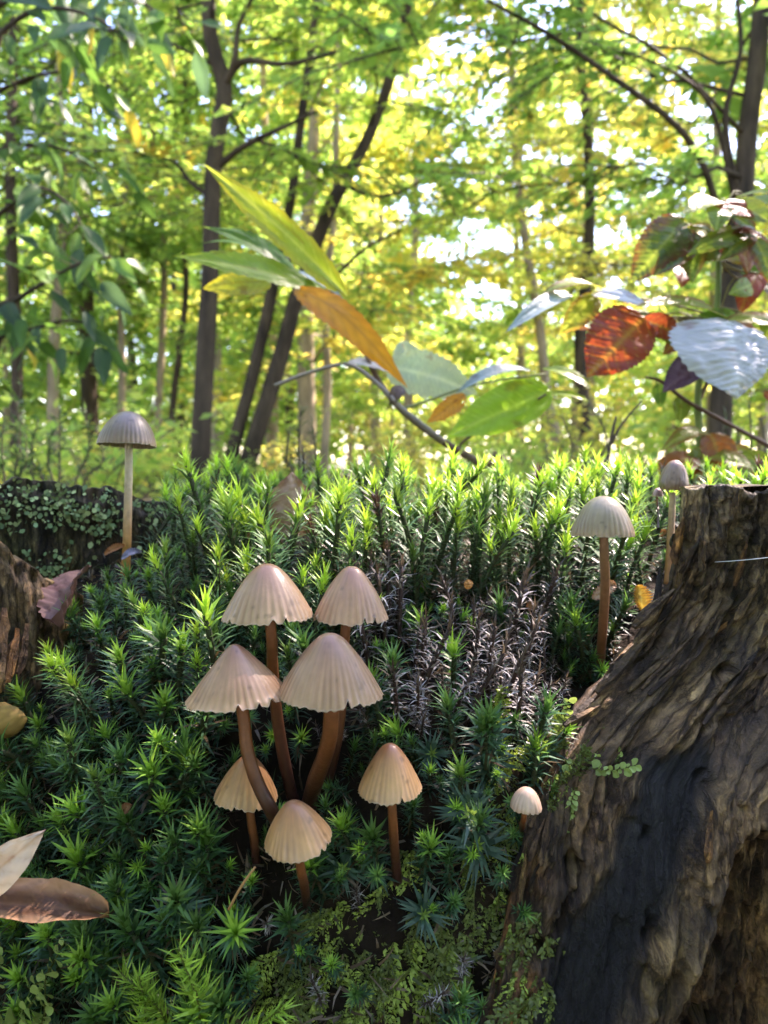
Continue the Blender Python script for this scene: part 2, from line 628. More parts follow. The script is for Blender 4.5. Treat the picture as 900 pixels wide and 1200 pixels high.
# ---------------------------------------------------------------- trees
def crown_parts(trunk, rt, zlo, zhi, rad, nlimb, ntwig, nleaf, size, pal, rg, flat=.35, az_bias=None, limb_r=.22, zpow=1.0):
    """limb tubes and leaf arrays round a trunk polyline (local coordinates)"""
    P = np.asarray(trunk)
    limbs, pos, dr, nm, tws = [], [], [], [], []
    zs = zlo + (zhi - zlo) * (np.arange(nlimb) + .5) / nlimb
    az0 = rg.uniform(0, 6.28)
    for k, z in enumerate(zs):
        st = np.array([np.interp(z, P[:, 2], P[:, i]) for i in range(3)])
        fz = (z - zlo) / max(zhi - zlo, 1e-6)
        az = az0 + k * 2.39996 + rg.normal() * .3
        if az_bias is not None and k % 2:
            az = az_bias + rg.normal() * .6
        ln = rad * (1 - .55 * fz ** 1.6) * rg.uniform(.75, 1.15)
        el = rg.uniform(.05, .45) + .5 * fz
        hd = np.array([math.cos(az), math.sin(az), 0])
        t = np.linspace(0, 1, 9)[:, None]
        wob = np.cumsum(rg.normal(size=(9, 3)) * .035 * ln, 0)
        wob[0] = 0
        pts = st + hd * ln * t * math.cos(el) + np.array([0, 0, 1]) * ln * (math.sin(el) * t - flat * t ** 2) + wob
        r0 = limb_r * np.interp(z, P[:, 2], rt)
        limbs.append((pts, np.linspace(r0, r0 * .15, 9)))
        tt = rg.uniform(.18, 1, ntwig)
        sd = np.where(np.arange(ntwig) % 2, 1, -1)
        for q in range(ntwig):
            u = tt[q] * 8
            i = min(int(u), 7)
            b = pts[i] + (pts[i + 1] - pts[i]) * (u - i)
            ang = az + sd[q] * rg.uniform(.3, 1.3)
            tl = ln * rg.uniform(.18, .42)
            tdir = unit(np.array([math.cos(ang), math.sin(ang), rg.normal() * .22]))
            s = (np.arange(nleaf) + rg.uniform(.2, 1)) / nleaf
            lp = b + tdir * tl * s[:, None] + np.array([0, 0, -1]) * (.22 * tl * s ** 2)[:, None]
            tws.append((b, b + tdir * tl * .5 - [0, 0, .055 * tl], b + tdir * tl - [0, 0, .22 * tl]))
            lat = np.cross(tdir, [0, 0, 1])
            sg = np.where(np.arange(nleaf) % 2, 1, -1)[:, None]
            d = unit(tdir * .7 + lat * sg * .9 + rg.normal(size=(nleaf, 3)) * .3 - [0, 0, .25])
            pos.append(lp + rg.normal(size=lp.shape) * size * .15)
            dr.append(d)
            nm.append(unit(rg.normal(size=(nleaf, 3)) * .45 + [0, 0, 1]))
    pos, dr, nm = map(np.concatenate, (pos, dr, nm))
    sz = size * rg.uniform(.65, 1.25, len(pos))
    V, T = instance(LT, LF, pos, dr, nm, sz)
    # clumps of one hue: neighbouring twigs turn colour together
    return limbs, tws, V, T, pos


def clump_cols(pal, pos, rg, freq=.9):
    P = np.array(PAL[pal])
    v = fbm(pos * freq, 3, int(rg.integers(999))) * 1.6 + rg.normal(size=len(pos)) * .42
    u = np.clip((v + 1.25) / 2.5, 0, 1) * 3.999
    i = u.astype(int)
    c = P[i] + (P[i + 1] - P[i]) * (u - i)[:, None]
    return c * rg.uniform(.85, 1.15, (len(pos), 1))


def tree(name, trunk_px, width_px, depth, label, pal, crown, bark=None, group=None, seed=0, extra=(), ztop=6.0, limb_objs=True):
    """trunk traced by pixels of the photograph at one depth, rooted on the ground"""
    rg = np.random.default_rng(seed)
    bark = bark or M_BARK_D
    pts = [W(px, py, depth) for px, py in trunk_px]
    b = pts[0].copy()
    b[2] = float(ground_z(b[0], b[1])) - .05
    dirn = unit(pts[-1] - pts[-2])
    last = pts[-1]
    up = last + dirn * max(ztop - last[2], .5) * np.array([.6, .6, 1]) / max(dirn[2], .3)
    path = smooth_path([b] + pts + [(last + up) / 2 + [.05, .1, 0], up], 34)
    path[:, 2] = np.maximum.accumulate(path[:, 2])
    rad = np.interp(np.linspace(0, 1, 34), np.linspace(0, .8, len(width_px)), width_px) * .5 / F * depth
    rad = rad * np.interp(np.linspace(0, 1, 34), [0, .03, .1, .75, 1], [1.45, 1.2, 1, 1, .3])
    root = link(name, None, loc=b)
    tag(root, label, 'tree', group)
    V, T, Q = tube(path - b, rad, 14, .16, seed)
    link('trunk', mesh_data('trunk', V, T, Q, col=np.ones((len(V), 3)), mat=bark), root)
    limbs, tws, V, T, pos = crown_parts(path - b, rad, crown['zlo'], crown['zhi'], crown['rad'], crown['n'], crown['tw'], crown['lf'], crown['size'], pal, rg, az_bias=crown.get('az'), flat=crown.get('flat', .35))
    for pts2, r2 in limbs:
        v, t, q = tube(pts2, r2, 7, .1, seed)
        link('limb', mesh_data('limb', v, t, q, mat=bark), root)
    for epx, ew in extra:
        e = smooth_path([W(px, py, dd) for px, py, dd in epx], 16) - b
        v, t, q = tube(e, np.linspace(ew[0], ew[1], 16) * .5 / F * depth, 8, .12, seed)
        link('limb', mesh_data('limb', v, t, q, mat=bark), root)
    mb = MB()
    for tw in tws:
        mb.add(*tube(np.array(tw), [.006, .003], 4, cap=False), col=(.07, .05, .04))
    mb.obj('twigs_in_crown', M_TWIG, root)['kind'] = 'stuff'
    cr = link('crown', mesh_data('crown', V, T, col=np.repeat(clump_cols(pal, pos, rg), 5, 0), mat=M_LEAF, smooth=False), root)
    cr['kind'] = 'stuff'
    return root


tree('broadleaf_tree', [(234, 540), (246, 330), (250, 200), (263, 108), (251, 60), (243, -10)], [26, 22, 20, 19, 18, 16], 4.6,
     'dark slender trunk with a kink high up, standing beside the leaning pair', 'green',
     dict(zlo=2.5, zhi=6.5, rad=2.3, n=20, tw=18, lf=25, size=.085), seed=11, ztop=7.0,
     extra=[([(262, 100, 4.6), (285, 72, 4.5), (335, 75, 4.4), (400, 60, 4.3)], (10, 3)),
            ([(256, 195, 4.6), (285, 172, 4.5), (330, 150, 4.45), (372, 130, 4.4)], (9, 3)),
            ([(262, 105, 4.6), (275, 70, 4.5), (280, 30, 4.5), (300, -10, 4.5)], (9, 4)),
            ([(246, 230, 4.6), (225, 215, 4.6), (205, 190, 4.6), (190, 185, 4.5)], (7, 2))])
tree('broadleaf_tree', [(270, 545), (296, 440), (320, 335), (338, 250), (352, 150)], [18, 16, 14, 11, 9], 6.0,
     'thinner leaning trunk of the pair behind the kinked dark tree', 'lime',
     dict(zlo=1.9, zhi=6.0, rad=2.1, n=15, tw=18, lf=25, size=.085), seed=12, ztop=6.5)
tree('broadleaf_tree', [(290, 546), (325, 432), (350, 340), (384, 250), (412, 198), (440, 140), (468, 50)], [22, 20, 18, 15, 13, 12], 6.0,
     'strongly leaning forked trunk rising behind the long lime leaf', 'lime',
     dict(zlo=2.9, zhi=6.8, rad=2.2, n=16, tw=18, lf=25, size=.085), seed=13, ztop=6.5,
     extra=[([(345, 360, 6), (385, 330, 5.9), (430, 290, 5.8), (470, 270, 5.8)], (7, 2)),
            ([(400, 215, 6), (440, 230, 6), (480, 220, 6), (520, 190, 6)], (6, 2))])
tree('broadleaf_tree', [(842, 545), (852, 380), (868, 250), (878, 140), (892, 20)], [29, 26, 24, 22, 21], 4.4,
     'dark forked tree with a long slanting bough behind the bramble', 'green',
     dict(zlo=1.75, zhi=6.8, rad=2.5, n=22, tw=18, lf=25, size=.085, az=2.6), seed=14, ztop=7.2,
     extra=[([(856, 330, 4.4), (835, 225, 4.2), (800, 155, 4.0), (720, 92, 3.8), (640, 38, 3.7), (570, 0, 3.6)], (10, 3)),
            ([(862, 240, 4.4), (835, 130, 4.2), (790, 85, 4.0), (730, 60, 3.9)], (7, 2)),
            ([(866, 240, 4.4), (850, 140, 4.3), (868, 60, 4.2), (862, -20, 4.2)], (9, 4))])
tree('broadleaf_tree', [(688, 540), (680, 400), (690, 300), (690, 180), (680, 60)], [18, 15, 13, 11, 10], 7.0,
     'upright dark trunk behind the large red bramble leaf', 'yellow',
     dict(zlo=1.8, zhi=6.6, rad=2.3, n=16, tw=18, lf=25, size=.085), seed=15, ztop=7.0)
tree('broadleaf_tree', [(660, 540), (642, 470), (632, 380), (612, 260), (602, 140)], [13, 12, 11, 10, 9], 8.5,
     'thin pale trunk leaning away beside the upright dark trunk', 'yellow',
     dict(zlo=2.4, zhi=7.4, rad=2.4, n=15, tw=17, lf=20, size=.105), M_BARK_L, seed=16, ztop=8)
tree('broadleaf_tree', [(380, 540), (384, 440), (380, 350), (392, 250), (395, 120)], [11, 10, 9, 8, 7], 9.0,
     'pale thin straight trunk right of the leaning pair', 'lime',
     dict(zlo=2.4, zhi=7.8, rad=2.4, n=14, tw=17, lf=20, size=.11), M_BARK_L, seed=17, ztop=8.5)
tree('broadleaf_tree', [(18, 540), (20, 420), (15, 320), (12, 180)], [16, 14, 13, 11], 7.0,
     'brown trunk at the edge of the wood beside low sprigs', 'green',
     dict(zlo=2.0, zhi=6.2, rad=2.2, n=15, tw=18, lf=25, size=.085), seed=18, ztop=7)
tree('broadleaf_tree', [(62, 540), (62, 440), (66, 370), (75, 250), (70, 120)], [14, 13, 12, 11], 8.0,
     'smooth pale brown trunk standing in the left clearing', 'lime',
     dict(zlo=2.4, zhi=7.0, rad=2.3, n=15, tw=17, lf=20, size=.105), M_BARK_L, seed=19, ztop=8)
tree('broadleaf_tree', [(188, 545), (186, 470), (190, 400), (192, 300), (180, 180)], [10, 9, 8, 7], 9.5,
     'tan thin trunk behind the solitary grey capped mushroom', 'lime',
     dict(zlo=2.6, zhi=8.0, rad=2.4, n=14, tw=17, lf=20, size=.11), M_BARK_L, seed=20, ztop=8.5)
tree('broadleaf_tree', [(198, 545), (203, 470), (212, 400), (218, 330), (214, 240)], [9, 8, 7, 6], 8.6,
     'thin crooked dark sapling beside the tan trunk', 'green',
     dict(zlo=1.7, zhi=5.5, rad=1.8, n=12, tw=15, lf=18, size=.10), seed=21, ztop=6)
tree('broadleaf_tree', [(140, 540), (143, 440), (142, 350), (146, 240)], [10, 9, 8, 7], 9.0,
     'grey straight trunk just behind the solitary mushroom cap', 'green',
     dict(zlo=2.2, zhi=7.0, rad=2.2, n=14, tw=17, lf=20, size=.105), M_BARK_L, seed=22, ztop=8)


# shared far trees: three kinds, copied
def far_kind(seed, pal, bark):
    rg = np.random.default_rng(seed)
    h = 11.0
    path = smooth_path([(0, 0, -.1), (rg.normal() * .1, 0, 3), (rg.normal() * .25, rg.normal() * .2, 6.5), (rg.normal() * .4, 0, h)], 22)
    rad = np.linspace(.13, .03, 22)
    V, T, Q = tube(path, rad, 10, .12, seed)
    limbs, tws, LV, LT_, pos = crown_parts(path, rad, 1.3, 10.5, 2.9, 28, 16, 18, .17, pal, rg)
    mb = MB()
    for p2, r2 in limbs:
        mb.add(*tube(p2, r2, 5, cap=False))
    return (mesh_data('trunk', V, T, Q, mat=bark), mb.data('branching', bark),
            mesh_data('crown', LV, LT_, col=np.repeat(clump_cols(pal, pos, rg, .7), 5, 0), mat=M_LEAF, smooth=False))


KINDS = [far_kind(31, 'lime', M_BARK_L), far_kind(32, 'yellow', M_BARK_L), far_kind(33, 'green', M_BARK_D), far_kind(34, 'yellow', M_BARK_L)]
KLAB = ['distant slim tree with lime green leaves', 'distant slim tree with yellow autumn leaves', 'distant dark barked tree with green leaves', 'distant slim tree with yellow autumn leaves']


TMARKS = [(-40, 'past the edge brown trunk'), (30, 'behind the edge brown trunk'), (90, 'behind the smooth pale brown trunk'), (150, 'behind the solitary mushroom'), (210, 'behind the crooked sapling'), (250, 'behind the kinked dark tree'),
          (310, 'behind the leaning pair'), (400, 'behind the orange sapling leaf'), (480, 'behind the pale sapling leaf'), (580, 'behind the big bright green leaf'), (650, 'behind the thin leaning pale trunk'),
          (720, 'behind the large red bramble leaf'), (800, 'behind the bramble cane'), (870, 'behind the forked dark tree'), (960, 'past the forked dark tree')]


def far_tree(x, y, k, s, rz):
    root = link('forest_tree', None, loc=(x, y, float(ground_z(x, y))))
    root.rotation_euler = (0, 0, rz)
    root.scale = (s, s, s)
    px = 450 + 900 * x / y if y > 1 else None
    if px is None or abs(x) > .75 * y:
        tag(root, KLAB[k].replace('distant', 'nearby') + ' standing round the viewpoint', 'tree', 'trees round the viewpoint')
    else:
        mk = min(TMARKS, key=lambda a: abs(a[0] - px))[1]
        tag(root, KLAB[k] + ' ' + mk, 'tree', 'distant trees filling the wood')
    for nm, me in zip(('trunk', 'branching', 'crown'), KINDS[k]):
        link(nm, me, root)
    root.children[2]['kind'] = 'stuff'
    root.children[1]['kind'] = 'stuff'


rg = np.random.default_rng(5)
spots = []
tries = 0
while len(spots) < 46 and tries < 4000:
    tries += 1
    y = 9.5 + 24 * rg.uniform() ** .8
    x = rg.uniform(-.62, .62) * y
    if all((x - a) ** 2 + (y - b) ** 2 > 2.6 for a, b in spots):
        spots.append((x, y))
for x, y in spots:
    pxx = 450 + 900 * x / y
    pr = np.array([.4, .12, .42, .06]) if pxx < 380 else (np.array([.2, .36, .08, .36]) if pxx < 720 else np.array([.35, .2, .3, .15]))
    far_tree(x, y, int(rg.choice(4, p=pr)), rg.uniform(.8, 1.2), rg.uniform(0, 6.28))


for i, (x, y, k, s_) in enumerate(((-6.4, 1.0, 0, .9), (.2, -6.0, 2, 1.0), (5.0, 3.2, 0, .85), (-5.5, -4.0, 2, 1.0), (4.5, -5.0, 0, 1.0), (4.1, 4.1, 2, .95))):  # trees added round the viewpoint to hold sky and sun off the stump
    far_tree(x, y, k, s_, i * 1.3)


rs = np.random.default_rng(66)
for i in range(22):                                    # the wood goes on past both edges of the view
    y = rs.uniform(6, 26)
    x = (1 if i % 2 else -1) * y * rs.uniform(.68, 1.25)
    if x < 0 or y > 11:
        far_tree(x, y, int(rs.integers(3)), rs.uniform(.8, 1.2), rs.uniform(0, 6.28))


def distant_wood():
    rg = np.random.default_rng(77)
    n = 70000
    a = rg.uniform(-.75, .75, n)
    y = rg.uniform(30, 44, n)
    a = np.concatenate([a, np.where(rg.uniform(size=36000) < .5, -1, 1) * rg.uniform(.75, 1.25, 36000)])
    y = np.concatenate([y, rg.uniform(30, 44, 36000)])
    n = len(a)
    x = np.tan(a * .9) * y
    z = 15 * rg.uniform(0, 1, n) ** .8
    keep = fbm(np.stack([x * .25, z * .3, 0 * x], -1), 3, 4) > -.40
    keep &= z < 8.5 + 5 * fbm(np.stack([x * .12, 0 * x, 0 * x], -1), 2, 8)
    x, y, z = x[keep], y[keep], z[keep]
    n = len(x)
    pos = np.stack([x, y, z], -1)
    V, T = instance(LT, LF, pos, unit(rg.normal(size=(n, 3))), unit(rg.normal(size=(n, 3)) * .7 + [0, 0, 1]), rg.uniform(.35, .7, n))
    c = clump_cols('lime', pos * .4, rg)
    o = link('distant_wood', mesh_data('distant_wood', V, T, col=np.repeat(c, 5, 0), mat=M_LEAF, smooth=False))
    tag(o, 'hazy mass of lime and yellow foliage closing the far wood', 'woodland', kind='stuff')


distant_wood()


# near tree out of frame at the left whose boughs hang in from the upper left, leaves as single parts
def leaf_mesh(name, shape, cols, rg, mat, n=9, serr=.0):
    """one small leaf, y 0..1, three columns each side of the midrib"""
    t = np.linspace(0, 1, n)
    w = shape(t) * (1 + serr * np.where(np.arange(n) % 2, 1, -1))
    v = np.array([-1, -.5, 0, .5, 1])
    X = w[:, None] * v
    Y = t[:, None] - .10 * np.abs(v) * w[:, None] * 3
    Z = .35 * np.abs(X) - .22 * t[:, None] ** 2 + .03 * np.sin(t * 9)[:, None] * v
    c = np.zeros((n, 5, 3)) + np.array(cols[0])
    c[:, 2] = cols[1]
    return mesh_data(name, np.stack([X, Y, Z], -1).reshape(-1, 3), quads=grid_quads(n, 5), col=c.reshape(-1, 3), mat=mat)


from mathutils import Matrix, Vector


def put(o, base, d, nrm, s):
    d = unit(d)
    x = unit(np.cross(d, nrm))
    z = np.cross(x, d)
    m = Matrix(((x[0] * s, d[0] * s, z[0] * s, base[0]), (x[1] * s, d[1] * s, z[1] * s, base[1]), (x[2] * s, d[2] * s, z[2] * s, base[2]), (0, 0, 0, 1)))
    o.matrix_local = m


def near_left_tree():
    rg = np.random.default_rng(41)
    root_p = np.array([-2.15, 2.3, 0])
    root = link('overhanging_tree', None, loc=root_p)
    tag(root, 'leafy tree whose dark blue green boughs hang in over the left edge', 'tree')
    path = smooth_path([(0, 0, -.05), (.03, 0, .8), (.0, .05, 1.7), (.1, 0, 2.8), (.1, .1, 4)], 18)
    V, T, Q = tube(path, np.linspace(.085, .03, 18), 12, .15, 3)
    link('trunk', mesh_data('trunk', V, T, Q, mat=M_BARK_D), root)
    shp = lambda t: .2 * np.sin(PI * np.clip(t, 0, 1) ** .85) ** .85 + .002
    meshes = [leaf_mesh('leaf', shp, (c, tuple(np.array(c) * 1.25)), rg, M_HANG) for c in
              ((.06, .13, .025), (.045, .10, .03), (.10, .19, .03), (.05, .10, .05), (.42, .34, .04))]
    boughs = [[(-60, 340), (0, 357), (45, 335), (90, 310), (130, 300)],
              [(-80, 300), (0, 250), (40, 220), (75, 235), (100, 270)],
              [(-100, 200), (-20, 120), (40, 90), (90, 85), (130, 100)],
              [(-60, 120), (0, 40), (50, 10), (110, 20), (150, 50)],
              [(-60, 420), (0, 395), (40, 385), (85, 375), (120, 390)],
              [(-80, 240), (-10, 180), (45, 170), (85, 180), (120, 205)],
              [(-40, 20), (40, -40), (100, -30), (170, 5), (200, 30)]]
    limbs, tws, CV, CT, cpos = crown_parts(path, np.linspace(.085, .03, 18), 1.6, 3.9, .95, 16, 12, 12, .08, 'green', np.random.default_rng(43))
    for p2, r2 in limbs:
        v, t, q = tube(p2, r2, 6, .1, 4)
        link('limb', mesh_data('limb', v, t, q, mat=M_BARK_D), root)
    link('crown', mesh_data('crown', CV, CT, col=np.repeat(clump_cols('green', cpos, np.random.default_rng(44)), 5, 0), mat=M_LEAF, smooth=False), root)['kind'] = 'stuff'
    nl = 0
    for bi, b in enumerate(boughs):
        dd = 2.0 + .15 * (bi % 3)
        st = path[6 + 2 * (bi % 5)] + root_p
        p = smooth_path([st] + [W(px, py, dd - .05 * i) for i, (px, py) in enumerate(b)], 26)
        v, t, q = tube(p - root_p, np.linspace(.012, .0018, 26), 6, .1, bi)
        link('bough', mesh_data('bough', v, t, q, mat=M_BARK_D), root)
        for k in range(26):
            u = 8 + 17 * (k + rg.uniform()) / 26
            i = min(int(u), 24)
            q0 = p[i] + (p[i + 1] - p[i]) * (u - i)
            tdir = unit(p[i + 1] - p[i])
            sg = 1 if k % 2 else -1
            off = unit(tdir * .5 + np.cross(tdir, [0, 0, 1]) * sg * rg.uniform(.4, 1.3) + rg.normal(size=3) * .45 - [0, 0, .45])
            far = rg.uniform(.0, .12)
            o = link('leaf', meshes[int(rg.choice(5, p=[.3, .25, .23, .17, .05]))], root)
            put(o, q0 + off * far - root_p, unit(off + rg.normal(size=3) * .3 - [0, 0, .3]), unit(rg.normal(size=3) * .5 + [0, -.35, 1]), rg.uniform(.07, .115))
            if far > .03:
                v, t, q = tube(np.array([q0, q0 + off * far]) - root_p, [.001, .0007], 4)
                link('leaf_stalk', mesh_data('leaf_stalk', v, t, q, mat=M_BARK_D), root)
            nl += 1


near_left_tree()


# low bushes between stump and wood
def bush_kind(seed, pal, h, r, n, size):
    rg = np.random.default_rng(seed)
    st = MB()
    pos, d = [], []
    for k in range(16):
        a = rg.uniform(0, 6.28)
        e = np.array([math.cos(a) * r * rg.uniform(.3, 1), math.sin(a) * r * rg.uniform(.3, 1), h * rg.uniform(.6, 1.05)])
        p = smooth_path([(0, 0, -.02), e * [.4, .4, .6] + rg.normal(size=3) * .03, e], 8)
        st.add(*tube(p, [.005, .0018], 5), col=(.11, .08, .05))
        m = n // 16
        u = rg.uniform(.25, 1, m)
        q = np.stack([np.interp(u, np.linspace(0, 1, 8), p[:, i]) for i in range(3)], -1)
        o = unit(rg.normal(size=(m, 3)) * [1, 1, .4])
        pos.append(q + o * rg.uniform(.01, .12, (m, 1)))
        d.append(unit(o + [0, 0, .05]))
    pos, d = np.concatenate(pos), np.concatenate(d)
    V, T = instance(LT, LF, pos, d, unit(rg.normal(size=pos.shape) * .45 + [0, 0, 1]), size * rg.uniform(.6, 1.2, len(pos)))
    return st.data('stems', M_TWIG), mesh_data('foliage', V, T, col=np.repeat(clump_cols(pal, pos, rg, 4), 5, 0), mat=M_LEAF, smooth=False)


BK = [bush_kind(51, 'lime', .62, .5, 700, .06), bush_kind(52, 'green', .55, .55, 700, .06), bush_kind(53, 'yellow', .75, .5, 600, .06)]
BL = ['low lime green bush behind the stump', 'low dark green bush behind the stump', 'low yellow leaved bush behind the stump']
rg = np.random.default_rng(8)
for k in range(54):
    y = rg.uniform(2.6, 9.5)
    x = rg.uniform(-.6, .6) * y if k < 34 else (1 if k % 2 else -1) * y * rg.uniform(.62, 1.2)
    kk = int(rg.choice(3, p=[.5, .28, .22]))
    b = link('low_bush', None, loc=(x, y, float(ground_z(x, y))))
    b.rotation_euler = (0, 0, rg.uniform(0, 6.28))
    s = rg.uniform(.75, 1.2)
    b.scale = (s, s, s * rg.uniform(.8, 1.15))
    tag(b, BL[kk].replace(' behind the stump', '') + ' ' + min(TMARKS, key=lambda a: abs(a[0] - 450 - 900 * x / y))[1].replace('behind', 'near'), 'bush', 'low bushes behind the stump')
    link('stem_cluster', BK[kk][0], b)
    f = link('foliage', BK[kk][1], b)
    f['kind'] = 'stuff'
#PART2
for i, (x, y, s_) in enumerate(((-1.3, -.9, 3.2), (.1, -1.4, 3.4), (1.4, -.8, 3.2), (-2.3, .1, 3.0), (2.3, .2, 3.0))):  # unseen shrubs put in to block low light reaching the stump
    b = link('shade_shrub', None, loc=(x, y, float(ground_z(x, y))))
    b.rotation_euler = (0, 0, i * 1.1)
    b.scale = (s_, s_, s_)
    tag(b, 'tall dense shrub added unseen round the viewpoint to shade the stump', 'bush', 'added shade shrubs round the viewpoint')
    link('stem_cluster', BK[1][0], b)
    f = link('foliage', BK[1][1], b)
    f['kind'] = 'stuff'

# ---------------------------------------------------------------- the stump
STUMP = link('tree_stump', None, loc=(0, .40, 0))
tag(STUMP, 'rotten mossy tree stump with a tall jagged wood wall at one side', 'tree stump')
SO = np.array([0, .40, 0])
PROF = np.array([(.165, -.43), (.178, -.26), (.185, -.20), (.190, -.16), (.200, -.13), (.215, -.10), (.240, -.070), (.300, -.050),
                 (.40, -.037), (.46, -.031), (.54, -.045), (.595, -.09), (.61, -.20), (.615, -.43)])
RS = .215


def c_of(x):
    return RS - np.sqrt(np.maximum(RS ** 2 - np.minimum(np.abs(x), .2) ** 2, 0))


def f_of(yp):
    return np.clip((.4 - yp) / .2, -1, 1)


def core_bump(x, yp):
    return .006 * fbm(np.stack([x * 45, yp * 45, 0 * x], -1), 3, 12) - .012 * np.exp(-((x - .072) / .02) ** 2 - ((yp - .25) / .03) ** 2) - .013 * np.exp(-((x + .030) / .024) ** 2 - ((yp - .221) / .017) ** 2)


def core_z(x, y):
    """height of the rotten core at x, y"""
    x, y = np.asarray(x, float), np.asarray(y, float)
    yp = y.copy()
    for _ in range(8):
        yp = y - c_of(x) * f_of(yp)
    return CAM_Z + np.interp(yp, PROF[:, 0], PROF[:, 1]) + core_bump(x, yp)


def on_core(px, py):
    """point where the ray of a pixel meets the rotten core"""
    d = np.linspace(.12, .62, 900)
    P = np.array([W(px, py, a) for a in d])
    k = np.argmax(P[:, 2] < core_z(P[:, 0], P[:, 1]))
    return P[k] if k else P[500]


def build_core():
    nt_ = 150
    s = np.concatenate([[0], np.cumsum(np.hypot(*np.diff(PROF, axis=0).T))])
    u = np.linspace(0, s[-1], nt_)
    yp, zp = np.interp(u, s, PROF[:, 0]), np.interp(u, s, PROF[:, 1])
    xs = np.concatenate([[-.2], np.linspace(-.2, .2, 120), [.2]])
    X = np.tile(xs, (nt_, 1))
    YP = np.tile(yp[:, None], (1, len(xs)))
    Z = CAM_Z + zp[:, None] + core_bump(X, YP)
    Y = YP + c_of(X) * f_of(YP)
    Z[:, 0] = -.02
    Z[:, -1] = -.02
    Z = np.maximum(Z, -.02)
    n = .004 * fbm(np.stack([X * 120, YP * 120, Z * 120], -1), 3, 5)
    Y = Y - n
    V = np.stack([X, Y, Z], -1).reshape(-1, 3) - SO
    g = fbm(np.stack([X * 60, YP * 60, Z * 60], -1), 3, 6)[..., None]
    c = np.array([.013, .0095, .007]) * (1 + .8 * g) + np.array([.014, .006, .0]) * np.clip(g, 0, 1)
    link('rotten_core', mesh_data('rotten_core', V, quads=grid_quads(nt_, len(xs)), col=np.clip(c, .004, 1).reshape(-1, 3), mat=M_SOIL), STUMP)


build_core()

# --- tall wood wall: left edge traced, rows over z, closed loop per row (back, round the edge, front)
EDGE = np.array([  # z_rel, x of the left edge, depth of the left edge
    (-.008, .0985, .250), (-.030, .0962, .250), (-.044, .0918, .248), (-.059, .0805, .243), (-.069, .0690, .238), (-.077, .0585, .231),
    (-.089, .0450, .221), (-.107, .0385, .208), (-.141, .0265, .190), (-.20, .012, .178), (-.43, -.01, .160)])[::-1]


def sm(a, b, x):
    t = np.clip((x - a) / (b - a), 0, 1)
    return t * t * (3 - 2 * t)


def wall_point(g, zr):
    """front surface of the wood wall; g metres to the right of its left edge"""
    xl = np.interp(zr, EDGE[:, 0], EDGE[:, 1])
    yl = np.interp(zr, EDGE[:, 0], EDGE[:, 2])
    x = xl + g
    # bulges toward the viewer, flares at the foot
    y = yl - .030 * np.sin(np.clip(g / .11, 0, 1) * PI * .6) * (.55 + .45 * sm(-.02, -.10, zr)) + .9 * np.maximum(g - .10, 0) ** 1.3 * 1.3
    # hollow under the overhang, lower right
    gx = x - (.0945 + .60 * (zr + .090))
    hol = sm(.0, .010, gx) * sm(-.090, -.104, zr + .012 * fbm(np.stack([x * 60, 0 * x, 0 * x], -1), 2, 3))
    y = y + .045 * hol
    # black smooth band
    bc = x - (.0815 + .66 * (zr + .085)) + .0022 * fbm(np.stack([x * 20, zr * 90, 0 * x], -1), 3, 27)
    band = np.exp(-(bc / .0098) ** 8) * sm(-.080, -.085, zr + .004 * fbm(np.stack([x * 150, 0 * x, 0 * x], -1), 2, 28))
    y = y + .0010 * band
    gr = np.stack([g * 1.0, zr * 1.0, 0 * g], -1)
    amp = 1 - .6 * band
    d = .0045 * fbm(gr * [70, 18, 1], 3, 21) + .0036 * fbm(gr * [160, 38, 1], 4, 22) + .0014 * fbm(gr * [700, 420, 1], 3, 29)
    rid = 1 - np.abs(fbm(gr * [260, 20, 1] + 3, 2, 23)) * 2.2
    d = d + .0030 * rid
    d = d + .0026 * np.abs(fbm(gr * [420, 130, 1], 2, 24))
    # cross-cracked plates: cells offset along the grain
    row = np.floor(g * 330 + 1.2 * vnoise(gr * [60, 30, 1], 41))
    cell = np.floor(zr * 34 + row * .37 + .8 * vnoise(gr * [40, 60, 1], 42))
    hh = _hash(row.astype(np.int64), cell.astype(np.int64), np.zeros_like(row, dtype=np.int64), 43)
    d = d + .0022 * (hh - .5)
    row = np.floor(g * 105 + 1.5 * vnoise(gr * [30, 22, 1], 44))
    cell = np.floor(zr * 16 + row * .41 + 1.0 * vnoise(gr * [30, 40, 1], 45))
    h2 = _hash(row.astype(np.int64), cell.astype(np.int64), np.zeros_like(row, dtype=np.int64), 46)
    d = d + .0022 * (h2 - .5)
    ck = 1 - sm(.0, .075, np.abs(fbm(gr * [46, 6, 1] + 2, 3, 47)))
    d = d - .0042 * ck
    pits = sm(.34, .56, fbm(gr * [150, 110, 1] + 9, 3, 25)) * .007
    y = y - d * amp * np.clip(g / .004, .2, 1) + pits * amp
    return np.stack([x, y, CAM_Z + zr + 0 * g], -1), band, hol, d


